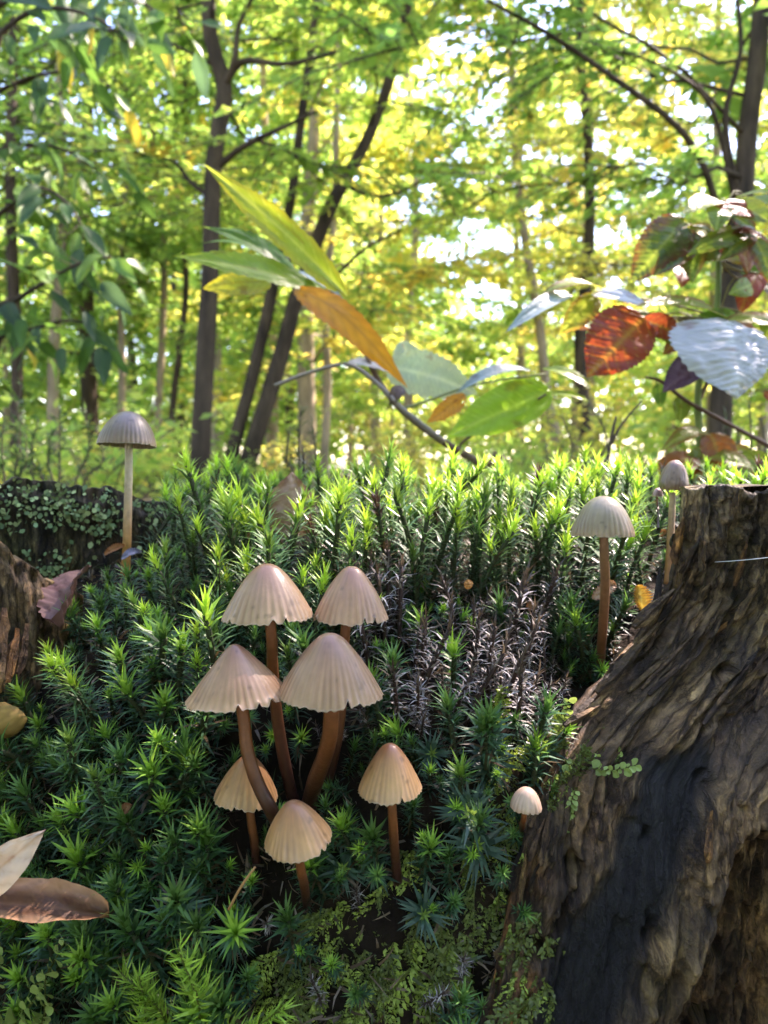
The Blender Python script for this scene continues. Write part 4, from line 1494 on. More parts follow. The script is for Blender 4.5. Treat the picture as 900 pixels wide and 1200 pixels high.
# candidate roots by jittered profile rows
rg = np.random.default_rng(301)
cand = []
s = np.concatenate([[0], np.cumsum(np.hypot(*np.diff(PROF, axis=0).T))])
u = .26
while u < s[-1] - .30:
    yp = float(np.interp(u, s, PROF[:, 0]))
    step = .0080 if yp < .30 else .0112
    x = -.185 + rg.uniform(0, step)
    while x < .185:
        cand.append((x + rg.normal() * step * .35, yp + rg.normal() * step * .3 * (1 if yp > .25 else .2)))
        x += step * rg.uniform(.8, 1.2)
    u += step * .9
cand = np.array(cand)
cx, cyp = cand[:, 0], cand[:, 1]
cyy = cyp + c_of(cx) * f_of(cyp)
cz = core_z(cx, cyy)
cn = core_normal(cx, cyy)
pxx, pyy, dep = proj(np.stack([cx, cyy, cz], -1))
shoots = []
for i in range(len(cand)):
    x, y, z = cx[i], cyy[i], cz[i]
    px, py, yp = pxx[i], pyy[i], cyp[i]
    if py > 1330 or px < -160 or px > 1060:
        continue
    if x > wood_left(z + .012) + .002 and yp < .275:
        continue
    if x > .104 and yp < .31:
        continue
    if yp < .255 and x > .045 and py > 820 and px > 610:
        continue
    if yp < .31 and x < -.122 and z > CAM_Z - .1:
        continue
    # kinds and density by region
    r1 = rg.uniform()
    if py > 1035 and px > 250:
        kind, keep = ('short' if r1 < .92 else 'dead'), .22
    elif py > 860 and px > 470:
        kind, keep = 'short', .5
    elif py > 880:
        kind, keep = 'short', .8
    elif 430 < px < 640 and 735 < py < 930:
        kind, keep = ('dead' if r1 < .8 else 'short'), .9
    elif py > 760:
        kind, keep = ('short' if r1 < .6 else 'tall'), .75
    else:
        kind, keep = ('tall' if rg.uniform() > .05 else 'dead'), .95
    cl = float(vnoise(np.array([x * 60, yp * 60, 3.0]), 55))
    if py < 760:
        keep *= 1 if cl > -.15 else .45
    if yp > .5:
        keep *= .5
    if rg.uniform() > keep:
        continue
    steep = 1 - cn[i][2]
    up = unit(cn[i] * (.25 + .55 * steep) + np.array([0, 0, .85]) + rg.normal(size=3) * .17)
    s_ = rg.uniform(.68, 1.28) * (.85 if kind == 'dead' else 1) * (1 + .16 * cl)
    if kind == 'tall' and yp > .34:
        s_ *= 1 - .38 * min((yp - .34) / .1, 1)
    k = int(rg.integers(len(MOSS[kind])))
    tip_p = np.array([x, y, z]) + up * (MOSS[kind][k][3] + .007) * s_
    tx, ty, td = proj(tip_p)
    bad = False
    for (l, r_, t_, b_, dd) in cap_boxes + stem_boxes:
        if td < dd + .012 or dep[i] < dd:
            for q in (0, .25, .5, .75, 1):
                qx, qy = px + (tx - px) * q, py + (ty - py) * q
                if l - 4 < qx < r_ + 4 and t_ - 2 < qy < b_ + 2:
                    bad = True
    if tx < 195 and ty < 738 - tx * .6:
        bad = True
    if 310 < tx < 372 and ty < 612 and dep[i] < .37 and rg.uniform() < .8:
        bad = True
    if bad:
        continue
    shoots.append([kind, k, np.array([x, y, z]) - up * .002, up, s_, rg.uniform(0, 6.28), tx, ty, td])
# low undergrowth of small shoots filling the gaps
for i in range(len(cand)):
    x, y, z = cx[i] + rg.normal() * .003, cyy[i], cz[i]
    px, py, yp = pxx[i], pyy[i], cyp[i]
    if py > 1330 or py < 660 or px < 40 or px > 800 or rg.uniform() > (.9 if not (py > 1040 and px > 260) else .4):
        continue
    z = float(core_z(x, y))
    if (x > wood_left(z + .012) + .002 and yp < .275) or (x > .104 and yp < .31) or (yp < .31 and x < -.122):
        continue
    kind = 'dead' if (rg.uniform() < (.6 if (425 < px < 665 and py < 900) else .12)) else 'short'
    s_ = rg.uniform(.38, .68) * (.75 if kind == 'dead' else 1)
    up = unit(cn[i] * (.4 + .6 * (1 - cn[i][2])) + np.array([0, 0, .6]) + rg.normal(size=3) * .3)
    k = int(rg.integers(len(MOSS[kind])))
    tip_p = np.array([x, y, z]) + up * (MOSS[kind][k][3] + .007) * s_
    tx, ty, td = proj(tip_p)
    if tx < 195 and ty < 738 - tx * .6:
        continue
    if any(l < tx < r_ and t_ < ty < b_ and td < dd + .008 for (l, r_, t_, b_, dd) in cap_boxes):
        continue
    shoots.append([kind, k, np.array([x, y, z]) - up * .002, up, s_, rg.uniform(0, 6.28), tx, ty, td + .3])
# shoots set by eye: big near ones of the photograph (tip pixel, kind, scale)
for (tx, ty, kind, s_, lean) in ((100, 830, 'tall', .95, .1), (140, 880, 'tall', .95, .0), (200, 845, 'short', 1.1, -.1), (185, 770, 'short', 1.05, 0), (215, 745, 'short', .9, .1),
                                 (115, 745, 'tall', 1.0, -.2), (60, 1010, 'short', 1.0, .2), (155, 1010, 'short', 1.15, .1), (122, 1100, 'short', 1.0, 0), (200, 1065, 'short', .9, .1),
                                 (235, 950, 'short', 1.0, .4), (245, 880, 'short', .9, .3), (225, 1000, 'short', .8, .2), (118, 668, 'short', .7, 0), (136, 664, 'short', .65, .1), (160, 662, 'short', .8, 0), (178, 655, 'short', .9, .1), (125, 690, 'short', .9, 0), (150, 685, 'short', .9, -.1), (172, 690, 'tall', .7, 0), (100, 705, 'short', .9, 0), (20, 1062, 'short', .8, 0), (72, 1068, 'short', .9, .1), (110, 1085, 'short', .8, 0), (40, 1090, 'short', .9, 0), (15, 930, 'short', 1.1, -.3),
                                 (550, 930, 'star', 1.1, .0), (495, 1050, 'star', .8, .2), (640, 870, 'star', .85, -.2), (575, 885, 'star', .8, .1), (500, 870, 'star', .7, .2),
                                 (90, 960, 'star', .8, 0), (150, 950, 'star', .8, .2), (225, 1040, 'star', .75, 0), (400, 1000, 'star', .8, 0), (560, 975, 'star', 1.0, 0)):
    hh = (.036 if kind == 'tall' else .018 if kind == 'short' else .012) * s_
    b = on_core(tx, ty + hh / .2 * 900 * (.75 if kind != 'star' else .35))
    k = int(rg.integers(len(MOSS[kind])))
    up = unit(np.array([lean * .4, -.55 if kind != 'star' else -1.0, .9 if kind != 'star' else .55]))
    q = proj(b + up * (hh + .006))
    shoots.append([kind, k, b - up * .002, up, s_, rg.uniform(0, 6.28), q[0], q[1], q[2] * .7])

LOOK = {'tall': ('tall green haircap moss shoot', 'haircap_moss', 'haircap moss shoots on the stump'),
        'short': ('short haircap moss shoot with dark lower leaves', 'haircap_moss', 'haircap moss shoots on the stump'),
        'dead': ('withered grey brown moss shoot', 'withered_moss', 'withered moss shoots'),
        'star': ('wide leaved moss star', 'moss_star', 'moss stars on the stump face')}
MARKS = [(314, 700, 'behind the tallest tan mushroom'), (411, 690, 'behind the back cap of the mushroom cluster'), (200, 800, 'beside the wide conical mushroom'), (300, 900, 'at the stems of the mushroom cluster'),
         (457, 930, 'beside the lone buff mushroom'), (350, 1020, 'under the lowest buff mushroom'), (616, 930, 'beside the tiny cream button'), (190, 640, 'beside the solitary grey mushroom'),
         (700, 700, 'beside the tall thin mushroom'), (785, 620, 'beside the closed wrinkled mushroom'), (80, 720, 'below the curled mauve leaf'), (345, 590, 'round the upright brown crest leaf'),
         (550, 560, 'below the big bright green sapling leaf'), (660, 570, 'near the bare forked twig'), (480, 560, 'below the orange sapling leaf'), (250, 570, 'before the kinked dark tree'),
         (60, 1040, 'beside the beige fallen leaf'), (30, 840, 'beside the yellow ochre fungus'), (60, 1160, 'beside the pale lobed moss'), (230, 1160, 'beside the bright moss tufts'),
         (120, 900, 'on the slope above the beige fallen leaf'), (540, 760, 'in the withered patch'), (560, 640, 'on the crest above the withered patch'), (640, 850, 'above the feather moss on the wood')]


def moss_label(kind, px, py):
    k = min(MARKS, key=lambda a: (a[0] - px) ** 2 + (a[1] - py) ** 2)
    return LOOK[kind][0] + ' ' + k[2]


def frame(up, rz):
    up = unit(up)
    a = unit(np.cross(up, [0.3, 1, 0.2]))
    b = np.cross(up, a)
    c_, s_ = math.cos(rz), math.sin(rz)
    return np.stack([a * c_ + b * s_, -a * s_ + b * c_, up], 1)


vis = [q for q in shoots if -30 < q[6] < 930 and 500 < q[7] < 1230]
hid = [q for q in shoots if not (-30 < q[6] < 930 and 500 < q[7] < 1230)]
rest = list(hid)
for kinds, lim in ((('tall', 'short'), 300), (('dead',), 120), (('star',), 60)):
    mine = sorted([q for q in vis if q[0] in kinds], key=lambda q: q[8])
    for q in mine[:lim]:
        kind = q[0]
        Rm = frame(q[3], q[5])
        root = link(LOOK[kind][1], None)
        root.matrix_world = Matrix.Translation(Vector(q[2])) @ Matrix(Rm.tolist()).to_4x4() @ Matrix.Scale(q[4], 4)
        tag(root, moss_label(kind, q[6], q[7]), 'moss', LOOK[kind][2])
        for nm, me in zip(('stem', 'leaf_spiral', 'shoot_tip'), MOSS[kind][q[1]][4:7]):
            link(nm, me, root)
    rest += mine[lim:]
mb = MB()
for q in rest:
    Rm = frame(q[3], q[5]) * q[4]
    stem, leaves, tip = MOSS[q[0]][q[1]][:3]
    v = rg.uniform(.78, 1.22)
    mb.add(stem[0] @ Rm.T + q[2], stem[1], stem[2], stem[3])
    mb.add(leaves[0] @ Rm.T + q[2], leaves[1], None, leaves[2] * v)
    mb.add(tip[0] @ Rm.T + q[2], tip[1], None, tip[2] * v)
o = mb.obj('moss_carpet', M_MOSS, smooth=False)
tag(o, 'dense green carpet of haircap moss covering the top of the stump', 'moss', kind='stuff')
print('SHOOTS', len(shoots), len(vis), len(rest))


# crumbs of dead moss, needles and rotten wood lying on the core
rg = np.random.default_rng(410)
n = 9000
dx = rg.uniform(-.13, .10, n)
dyp = np.interp(rg.uniform(.2, s[-1] - .36, n), s, PROF[:, 0])
dy = dyp + c_of(dx) * f_of(dyp)
dz = core_z(dx, dy)
dn_ = core_normal(dx, dy)
ok = ~((dx > wood_left(dz + .012) + .002) & (dyp < .275))
dx, dy, dz, dn_ = dx[ok], dy[ok], dz[ok], dn_[ok]
n = len(dx)
V, T = instance(MT, MF, np.stack([dx, dy, dz], -1) + dn_ * rg.uniform(.0, .004, (n, 1)), unit(rg.normal(size=(n, 3)) + dn_ * .35), unit(rg.normal(size=(n, 3)) * .7 + dn_), rg.uniform(.002, .009, n), rg.uniform(.0003, .0011, n))
cc = np.array([(.085, .055, .035), (.14, .10, .065), (.05, .035, .025), (.18, .15, .13), (.05, .075, .035)])[rg.integers(0, 5, n)] * rg.uniform(.6, 1.3, (n, 1))
o = link('moss_litter', mesh_data('moss_litter', V, T, col=np.repeat(cc, 5, 0), mat=M_MOSS, smooth=False))
tag(o, 'brown crumbs and dead moss leaves lying between the shoots', 'litter', kind='stuff')


# feather moss fronds: an axis with pinnate leafy side shoots
def frond_mesh(name, kind, rg):
    bright = kind == 'bright'
    kind = 'feather' if bright else kind
    mb = MB()
    n = 12
    L = .020
    t = np.linspace(0, 1, n)
    path = np.stack([.08 * L * np.sin(t * 4), L * t, -.25 * L * t ** 2], -1)
    mb.add(*tube(path, [.0004, .00025], 4), col=(.10, .12, .03))
    pos, d, nm, sz = [], [], [], []
    m = {'feather': 34, 'lobed': 16, 'tuft': 120}[kind]
    for k in range(m):
        u = (k + .5) / m
        b = np.array([np.interp(u, t, path[:, i]) for i in range(3)])
        sd = 1 if k % 2 else -1
        if kind == 'feather':
            ln = .0042 * math.sin(PI * min(.15 + .85 * u, 1)) + .0012
            dr = unit([sd * 1.0, .75, rg.normal() * .2])
            for j in range(5):
                pos.append(b + dr * ln * j / 5)
                d.append(unit(dr + rg.normal(size=3) * .5))
                nm.append(unit([0, 0, 1] + rg.normal(size=3) * .4))
                sz.append(.0017 * rg.uniform(.7, 1.2))
        elif kind == 'lobed':
            pos.append(b)
            d.append(unit([sd * 1.0, .9, .3 + rg.normal() * .3]))
            nm.append(unit([0, -.3, 1] + rg.normal(size=3) * .3))
            sz.append(.0042 * rg.uniform(.5, 1.2))
        else:
            a = rg.uniform(0, 6.28)
            pos.append(b)
            d.append(unit([math.cos(a) * .9, .9, math.sin(a) * .9]))
            nm.append(unit(rg.normal(size=3) + [0, 0, 1]))
            sz.append(.0085 * rg.uniform(.6, 1.2) * (1 - .4 * u))
    pos, d, nm, sz = np.array(pos), np.array(d), np.array(nm), np.array(sz)
    wd = sz * {'feather': .55, 'lobed': .5, 'tuft': .085}[kind]
    tpl = MT if kind != 'lobed' else np.array([[-.35, 0, 0], [.35, 0, 0], [-.8, .6, .1], [.8, .6, .1], [0, 1, 0]])
    mf = MF
    if kind == 'lobed':
        a = np.linspace(0, PI, 7)
        tpl = np.vstack([[[0, 0, 0]], np.stack([-.55 * np.cos(a), .45 + .55 * np.sin(a), .12 * np.cos(a) ** 2 - .1 * np.sin(a)], -1), [[0, .5, -.06]]])
        mf = np.array([[0, 8, 1]] + [[k, 8, k + 1] for k in range(1, 7)] + [[7, 8, 0]])[:, [0, 2, 1]]
    V, T = instance(tpl, mf, pos, d, nm, sz, wd * (1.6 if kind == 'lobed' else 1))
    c = {'feather': (.10, .135, .03), 'lobed': (.26, .36, .10), 'tuft': (.24, .40, .05)}[kind]
    c = (.25, .34, .06) if bright else c
    mb.add(V, T, None, np.repeat(np.array(c) * rg.uniform(.6, 1.35, (len(pos), 1)), len(tpl), 0))
    return mb.data(name, M_MOSS, smooth=False)


rg = np.random.default_rng(500)
FR = {k: [frond_mesh('feather_moss', k, rg) for _ in range(4)] for k in ('feather', 'bright', 'lobed', 'tuft')}


def wall_at(px, py):
    """first hit of a pixel ray on wood wall or core"""
    d = np.linspace(.14, .4, 500)
    P = np.array([W(px, py, a) for a in d])
    zc = core_z(P[:, 0], P[:, 1])
    zr = P[:, 2] - CAM_Z
    g = P[:, 0] - np.interp(zr, EDGE[:, 0], EDGE[:, 1])
    wy = wall_point(np.maximum(g, 0), zr)[0][:, 1]
    hit = (P[:, 2] < zc) | ((g > 0) & (P[:, 1] > wy) & (zr < -.01))
    return P[np.argmax(hit)]


def frond(px, py, ang, kind, s, lab, grp, dz=0.0):
    b = wall_at(px, py)
    o = link('feather_moss', FR[kind][int(rg.integers(4))])
    a = R(ang)
    d = unit(np.array([math.cos(a), -.35, math.sin(a)]) + rg.normal(size=3) * .12)
    nrm = unit(np.array([0, -1, .45]) + rg.normal(size=3) * .25)
    put(o, b + np.array([0, -.001, 0]) + unit(np.array([0, -.8, .5])) * dz, d, nrm, s)
    tag(o, lab, 'moss', grp)


for k in range(56):
    px, py = rg.uniform(545, 715), rg.uniform(845, 1000)
    if px - 560 > (1010 - py) * .95 + 20:
        continue
    frond(px, py, rg.uniform(-120, -20) if rg.uniform() < .7 else rg.uniform(0, 60), 'bright' if rg.uniform() < .6 else 'feather', rg.uniform(.5, .9), 'yellow green feather moss frond creeping over the foot of the wood wall', 'feather moss fronds on the wood')
for k in range(70):
    px, py = rg.uniform(430, 640), rg.uniform(985, 1210)
    frond(px, py, rg.uniform(-130, -60), 'bright' if k % 3 == 0 else 'feather', rg.uniform(.6, 1.1), 'hanging strand of feather moss trailing down the dark stump foot', 'hanging feather moss strands')
for k in range(34):
    px, py = rg.uniform(300, 440), rg.uniform(1050, 1200)
    frond(px, py, rg.uniform(-150, -30), 'bright' if k % 2 else 'feather', rg.uniform(.5, .9), 'small feather moss sprig below the mushroom cluster', 'feather moss sprigs below the cluster')
for (px, py, a, s) in ((10, 1180, 70, 1.0), (35, 1190, 40, 1.1), (62, 1150, 55, .9), (25, 1130, 100, .8), (70, 1200, 80, .9), (660, 890, -50, .6), (690, 900, 20, .6), (645, 865, 60, .6), (672, 925, -110, .5), (620, 880, -30, .5), (655, 905, -80, .6), (680, 885, 10, .5)):
    frond(px, py, a, 'lobed', s, 'pale lime moss sprig with rounded fleshy lobes', 'lobed moss sprigs', .016 if px < 100 else .002)
for (px, py, a, s) in ((245, 1195, 95, 1.25), (215, 1200, 130, 1.0), (270, 1200, 40, 1.0), (180, 1200, 80, .9), (10, 945, 80, 1.0), (2, 900, 70, .8)):
    frond(px, py, a, 'tuft', s, 'bright yellow green tuft of fine moss hairs', 'bright moss tufts', .014)


# ---------------------------------------------------------------- macro leaves
def macro_leaf(name, base, tip, width, nrm, cols, mat, parent=None, origin=None, shape='lance', bend=.08, fold=.15, serr=.14, nteeth=16, curl=0.0, seed=0, twist=0.0, holes=False, stalk=True, veins=9, crumple=.06):
    rg = np.random.default_rng(seed)
    base, tip = np.asarray(base, float), np.asarray(tip, float)
    Lv = tip - base
    L = np.linalg.norm(Lv)
    d = Lv / L
    sd = unit(np.cross(d, nrm))
    nz = np.cross(sd, d)
    nu, nv = nteeth * 4 + 1, 17
    t = np.linspace(0, 1, nu)
    if shape == 'lance':
        w = np.sin(PI * t ** .8) ** .75 * np.clip((1 - t) / .25, 0, 1) ** .35
    elif shape == 'ovate':
        w = np.sin(PI * t ** .72) ** .62 * np.clip((1 - t) / .3, 0, 1) ** .3
    else:
        w = np.sin(PI * t) ** .45
    w = w / w.max()
    saw = ((t * nteeth) % 1.0)
    w = w * (1 + serr * (saw - .5)) + .004
    v = np.linspace(-1, 1, nv)
    asym = 1 + .12 * rg.normal() * np.sign(v)
    X = (width / 2) * w[:, None] * v[None] * asym
    av = np.abs(v)[None]
    vein = np.abs(((t[:, None] * veins - av * w[:, None] * 1.6) % 1.0) - .5) * 2       # 1 on the lateral vein
    vv = sm(.80, 1.0, vein) * (av > .02)
    Zl = fold * np.abs(X) + bend * L * np.sin(PI * t)[:, None] + curl * width * (v ** 2)[None] * t[:, None] - .010 * width * vv
    Zl = Zl + crumple * width * fbm(np.stack([t[:, None] * 5 + 0 * v, v[None] * 2 + 0 * t[:, None], np.full((nu, nv), seed * 1.7)], -1), 3, seed)
    Zl = Zl + twist * X * (t[:, None] - .5) + .02 * width * np.sin(vein * PI) * (1 - av * .3)
    P = base + d * (t[:, None, None] * L) + sd * X[..., None] + nz * Zl[..., None]
    c1, c2, c3 = [np.array(c) for c in cols]
    e = sm(.35, 1, av + .35 * fbm(np.stack([t[:, None] * 4 + 0 * v, v[None] * 2 + 0 * t[:, None], np.full((nu, nv), seed * 3.1)], -1), 3, seed + 3))[..., None]
    C = c1 * (1 - e) + c2 * e
    mid = np.maximum(np.exp(-(av * w[:, None] * 11) ** 2), vv * .7)[..., None]
    C = C * (1 - .12 * vein[..., None] * (1 - mid)) * (1 - mid * .85) + c3 * 1.15 * mid * .85
    bl = sm(.25, .5, fbm(np.stack([t[:, None] * 7 + 0 * v, v[None] * 2.5 + 0 * t[:, None], np.full((nu, nv), seed * 1.3)], -1), 3, seed + 9))[..., None]
    C = C * (1 - bl * np.array([.25, .42, .45]))            # autumn blotches
    Q = grid_quads(nu, nv)
    if holes:
        hc = fbm(np.stack([t[:, None] * 6 + 0 * v, v[None] * 3 + 0 * t[:, None], np.full((nu, nv), seed * 2.3)], -1), 2, seed + 8).reshape(-1)
        Q = Q[~(hc[Q].mean(1) > .55)]
    o_ = np.zeros(3) if origin is None else np.asarray(origin)
    ob = link(name, mesh_data(name, P.reshape(-1, 3) - o_, quads=Q, col=np.clip(C, 0, 1).reshape(-1, 3), mat=mat), parent)
    return ob


def stick(name, pts, r, col, parent, origin, seg=7, n=24, rough=.12, seed=0):
    p = smooth_path(pts, n)
    V, T, Q = tube(p - np.asarray(origin), r, seg, rough, seed)
    return link(name, mesh_data(name, V, T, Q, col=np.tile(np.array(col), (len(V), 1)), mat=M_TWIG), parent)


TOCAM = np.array([0, -1, .25])
# --- chestnut sapling behind the crest
D = .66
cb = W(600, 600, D)
cb[2] = 0
SAP = link('chestnut_sapling', None, loc=cb)
tag(SAP, 'young chestnut sapling with long toothed green leaves behind the moss crest', 'sapling')
BR = (.13, .085, .06)
stick('stem', [cb, W(590, 580, D), W(568, 548, D), W(515, 515, D), W(470, 480, D), W(440, 440, D), W(420, 392, D), W(398, 352, D), W(352, 312, D), W(330, 300, D)], [.0042, .0034, .0026, .0016, .0012], BR, SAP, cb, n=50)
stick('side_twig', [W(520, 518, D - .004), W(470, 478, D - .01), W(445, 452, D - .01), W(412, 428, D - .012), W(385, 430, D - .012), W(350, 441, D - .012), W(322, 452, D - .012)], [.0026, .0020, .0016, .0018], (.26, .23, .20), SAP, cb, n=30)
stick('side_twig', [W(560, 545, D), W(540, 520, D), W(610, 480, D - .02), W(640, 462, D - .03)], [.0014, .0009], BR, SAP, cb, n=16)
stick('side_twig', [W(470, 480, D), W(500, 470, D), W(560, 450, D), W(640, 438, D - .01)], [.0014, .0008], (.22, .24, .10), SAP, cb, n=16)
G1 = ((.20, .33, .03), (.24, .35, .03), (.30, .38, .06))
GL = ((.30, .38, .03), (.40, .38, .03), (.42, .46, .08))
GD = ((.09, .20, .03), (.11, .23, .03), (.16, .26, .05))
OR = ((.72, .33, .03), (.66, .26, .025), (.45, .19, .03))
PALE = ((.46, .56, .40), (.50, .58, .42), (.60, .66, .50))
BLUE = ((.20, .27, .27), (.24, .31, .32), (.30, .38, .36))
for i, (b, t, w, cols, mt, kw, d0, d1, nn) in enumerate((
        ((408, 348), (238, 192), 38, GL, M_MACRO, dict(bend=.07, fold=.1), .65, .60, TOCAM),
        ((352, 330), (238, 266), 30, GD, M_MACRO, dict(bend=.10, fold=.25), .65, .62, (.2, -.7, .6)),
        ((372, 338), (203, 300), 34, G1, M_MACRO, dict(bend=.05, fold=.2), .65, .58, (.1, -.9, .35)),
        ((318, 330), (238, 338), 36, ((.36, .40, .04), (.48, .44, .04), (.24, .22, .02)), M_MACRO, dict(bend=.06, shape='ovate'), .69, .68, TOCAM),
        ((400, 352), (300, 300), 26, G1, M_MACRO, dict(bend=.03), .67, .68, (.2, -.6, .7)),
        ((345, 338), (478, 455), 36, OR, M_MACRO, dict(bend=.26, fold=.12, holes=True, serr=.14), .64, .62, TOCAM),
        ((350, 318), (402, 350), 22, BLUE, M_SILVER, dict(bend=.05), .655, .64, (.2, -.5, .8)),  # blue-grey colour paints a bluish highlight on this piece
        ((408, 424), (468, 440), 26, ((.40, .38, .34), (.36, .34, .30), (.46, .44, .4)), M_SILVER, dict(bend=.08), .66, .66, (.1, -.5, .8)),
        ((455, 430), (560, 462), 62, PALE, M_MACRO, dict(bend=.10, fold=.05, shape='ovate'), .70, .68, TOCAM),
        ((470, 400), (500, 470), 44, PALE, M_MACRO, dict(bend=.06, fold=.1), .71, .70, TOCAM),
        ((622, 434), (535, 462), 22, BLUE, M_SILVER, dict(bend=.10, fold=.2, curl=.1), .65, .62, (-.1, -.55, .8)),
        ((636, 432), (696, 458), 22, G1, M_MACRO, dict(bend=.12, fold=.2), .65, .63, (.1, -.6, .75)),
        ((645, 458), (524, 512), 56, ((.27, .50, .03), (.30, .52, .03), (.38, .56, .07)), M_MACRO, dict(bend=.03, fold=.06, shape='ovate', serr=.02), .64, .61, TOCAM),
        ((640, 462), (690, 470), 12, G1, M_MACRO, dict(bend=.1, fold=.3), .65, .64, (0, -.6, .7)),
        ((545, 462), (500, 496), 24, OR, M_MACRO, dict(bend=.05, serr=.3, holes=True), .64, .63, TOCAM),
        ((470, 452), (455, 478), 18, ((.12, .08, .06), (.10, .07, .05), (.08, .05, .04)), M_DEADLEAF, dict(bend=.2, curl=.3), .66, .65, TOCAM),
        ((300, 295), (238, 285), 10, GD, M_MACRO, dict(bend=.1, fold=.3), .67, .66, (0, -.5, .8)))):
    macro_leaf('leaf', W(*b, d0), W(*t, d1), w / F * .62, np.array(nn, float), cols, mt, SAP, cb, seed=600 + i, nteeth=14, **kw)

# --- bramble at the right
D = .62
bb = W(822, 640, D)
bb[2] = 0
BRM = link('bramble', None, loc=bb)
tag(BRM, 'bramble with red, silver and green serrated leaves rising behind the wood wall', 'bramble')
CANE = (.16, .22, .06)
cane = [bb, W(822, 600, D), W(820, 530, D), W(819, 450, D), W(838, 380, D), W(842, 300, D), W(838, 238, D)]
stick('cane', cane, [.0030, .0030, .0026, .0016], CANE, BRM, bb, n=40)
stick('cane', [W(820, 560, D + .02), W(960, 560, D + .05), W(905, 525, D + .02), W(860, 500, D), W(805, 470, D - .01), W(775, 447, D - .015), W(757, 442, D - .02)], [.002, .002, .0016, .0010], (.12, .07, .05), BRM, bb, n=40)
stick('cane', [W(819, 470, D), W(832, 440, D), W(850, 380, D - .01), W(850, 372, D - .02)], [.0018, .0010], (.20, .12, .06), BRM, bb, n=14)
for i, ((a, b), (c, d_)) in enumerate((((842, 290), (803, 262)), ((840, 300), (808, 268)), ((838, 240), (860, 238)), ((842, 290), (880, 272)), ((838, 380), (752, 372)), ((838, 370), (700, 344)),
                                       ((850, 380), (780, 372)), ((822, 440), (815, 425)), ((820, 520), (826, 510)), ((820, 540), (870, 530)), ((838, 360), (885, 375)))):
    stick('leaf_stalk', [W(a, b, D), W((a + c) / 2, (b + d_) / 2 - 4, D - .01), W(c, d_, D - .015)], [.0010, .0008], (.22, .18, .07), BRM, bb, n=8, seg=5)
XTRA = []
_r = np.random.default_rng(77)
for (nx, ny, cnt) in ((850, 285, 8), (885, 245, 5), (870, 385, 5), (690, 365, 2), (815, 395, 5), (850, 545, 6), (800, 300, 3), (885, 330, 4), (760, 385, 3), (895, 400, 3)):
    for _ in range(cnt):
        a_ = _r.uniform(-.6, 3.7)
        L_ = _r.uniform(34, 58)
        XTRA.append(((nx + _r.normal() * 9, ny + _r.normal() * 8), (nx + math.cos(a_) * L_, ny + math.sin(a_) * L_ * .8), L_ * _r.uniform(.5, .68)))
RED = ((.36, .065, .022), (.28, .045, .018), (.36, .20, .04))
RG = ((.10, .17, .025), (.20, .06, .025), (.24, .30, .05))
LIM = ((.18, .28, .03), (.20, .26, .03), (.32, .40, .08))
OLI = ((.22, .28, .03), (.26, .15, .03), (.30, .34, .06))
SIL = ((.46, .47, .50), (.41, .43, .47), (.56, .57, .58))  # silver underside, its base colour raised to carry reflected sky
PUR = ((.16, .09, .17), (.13, .07, .15), (.2, .12, .2))
ORB = ((.36, .12, .03), (.26, .10, .03), (.34, .22, .05))
UPV = (.1, -.45, .85)
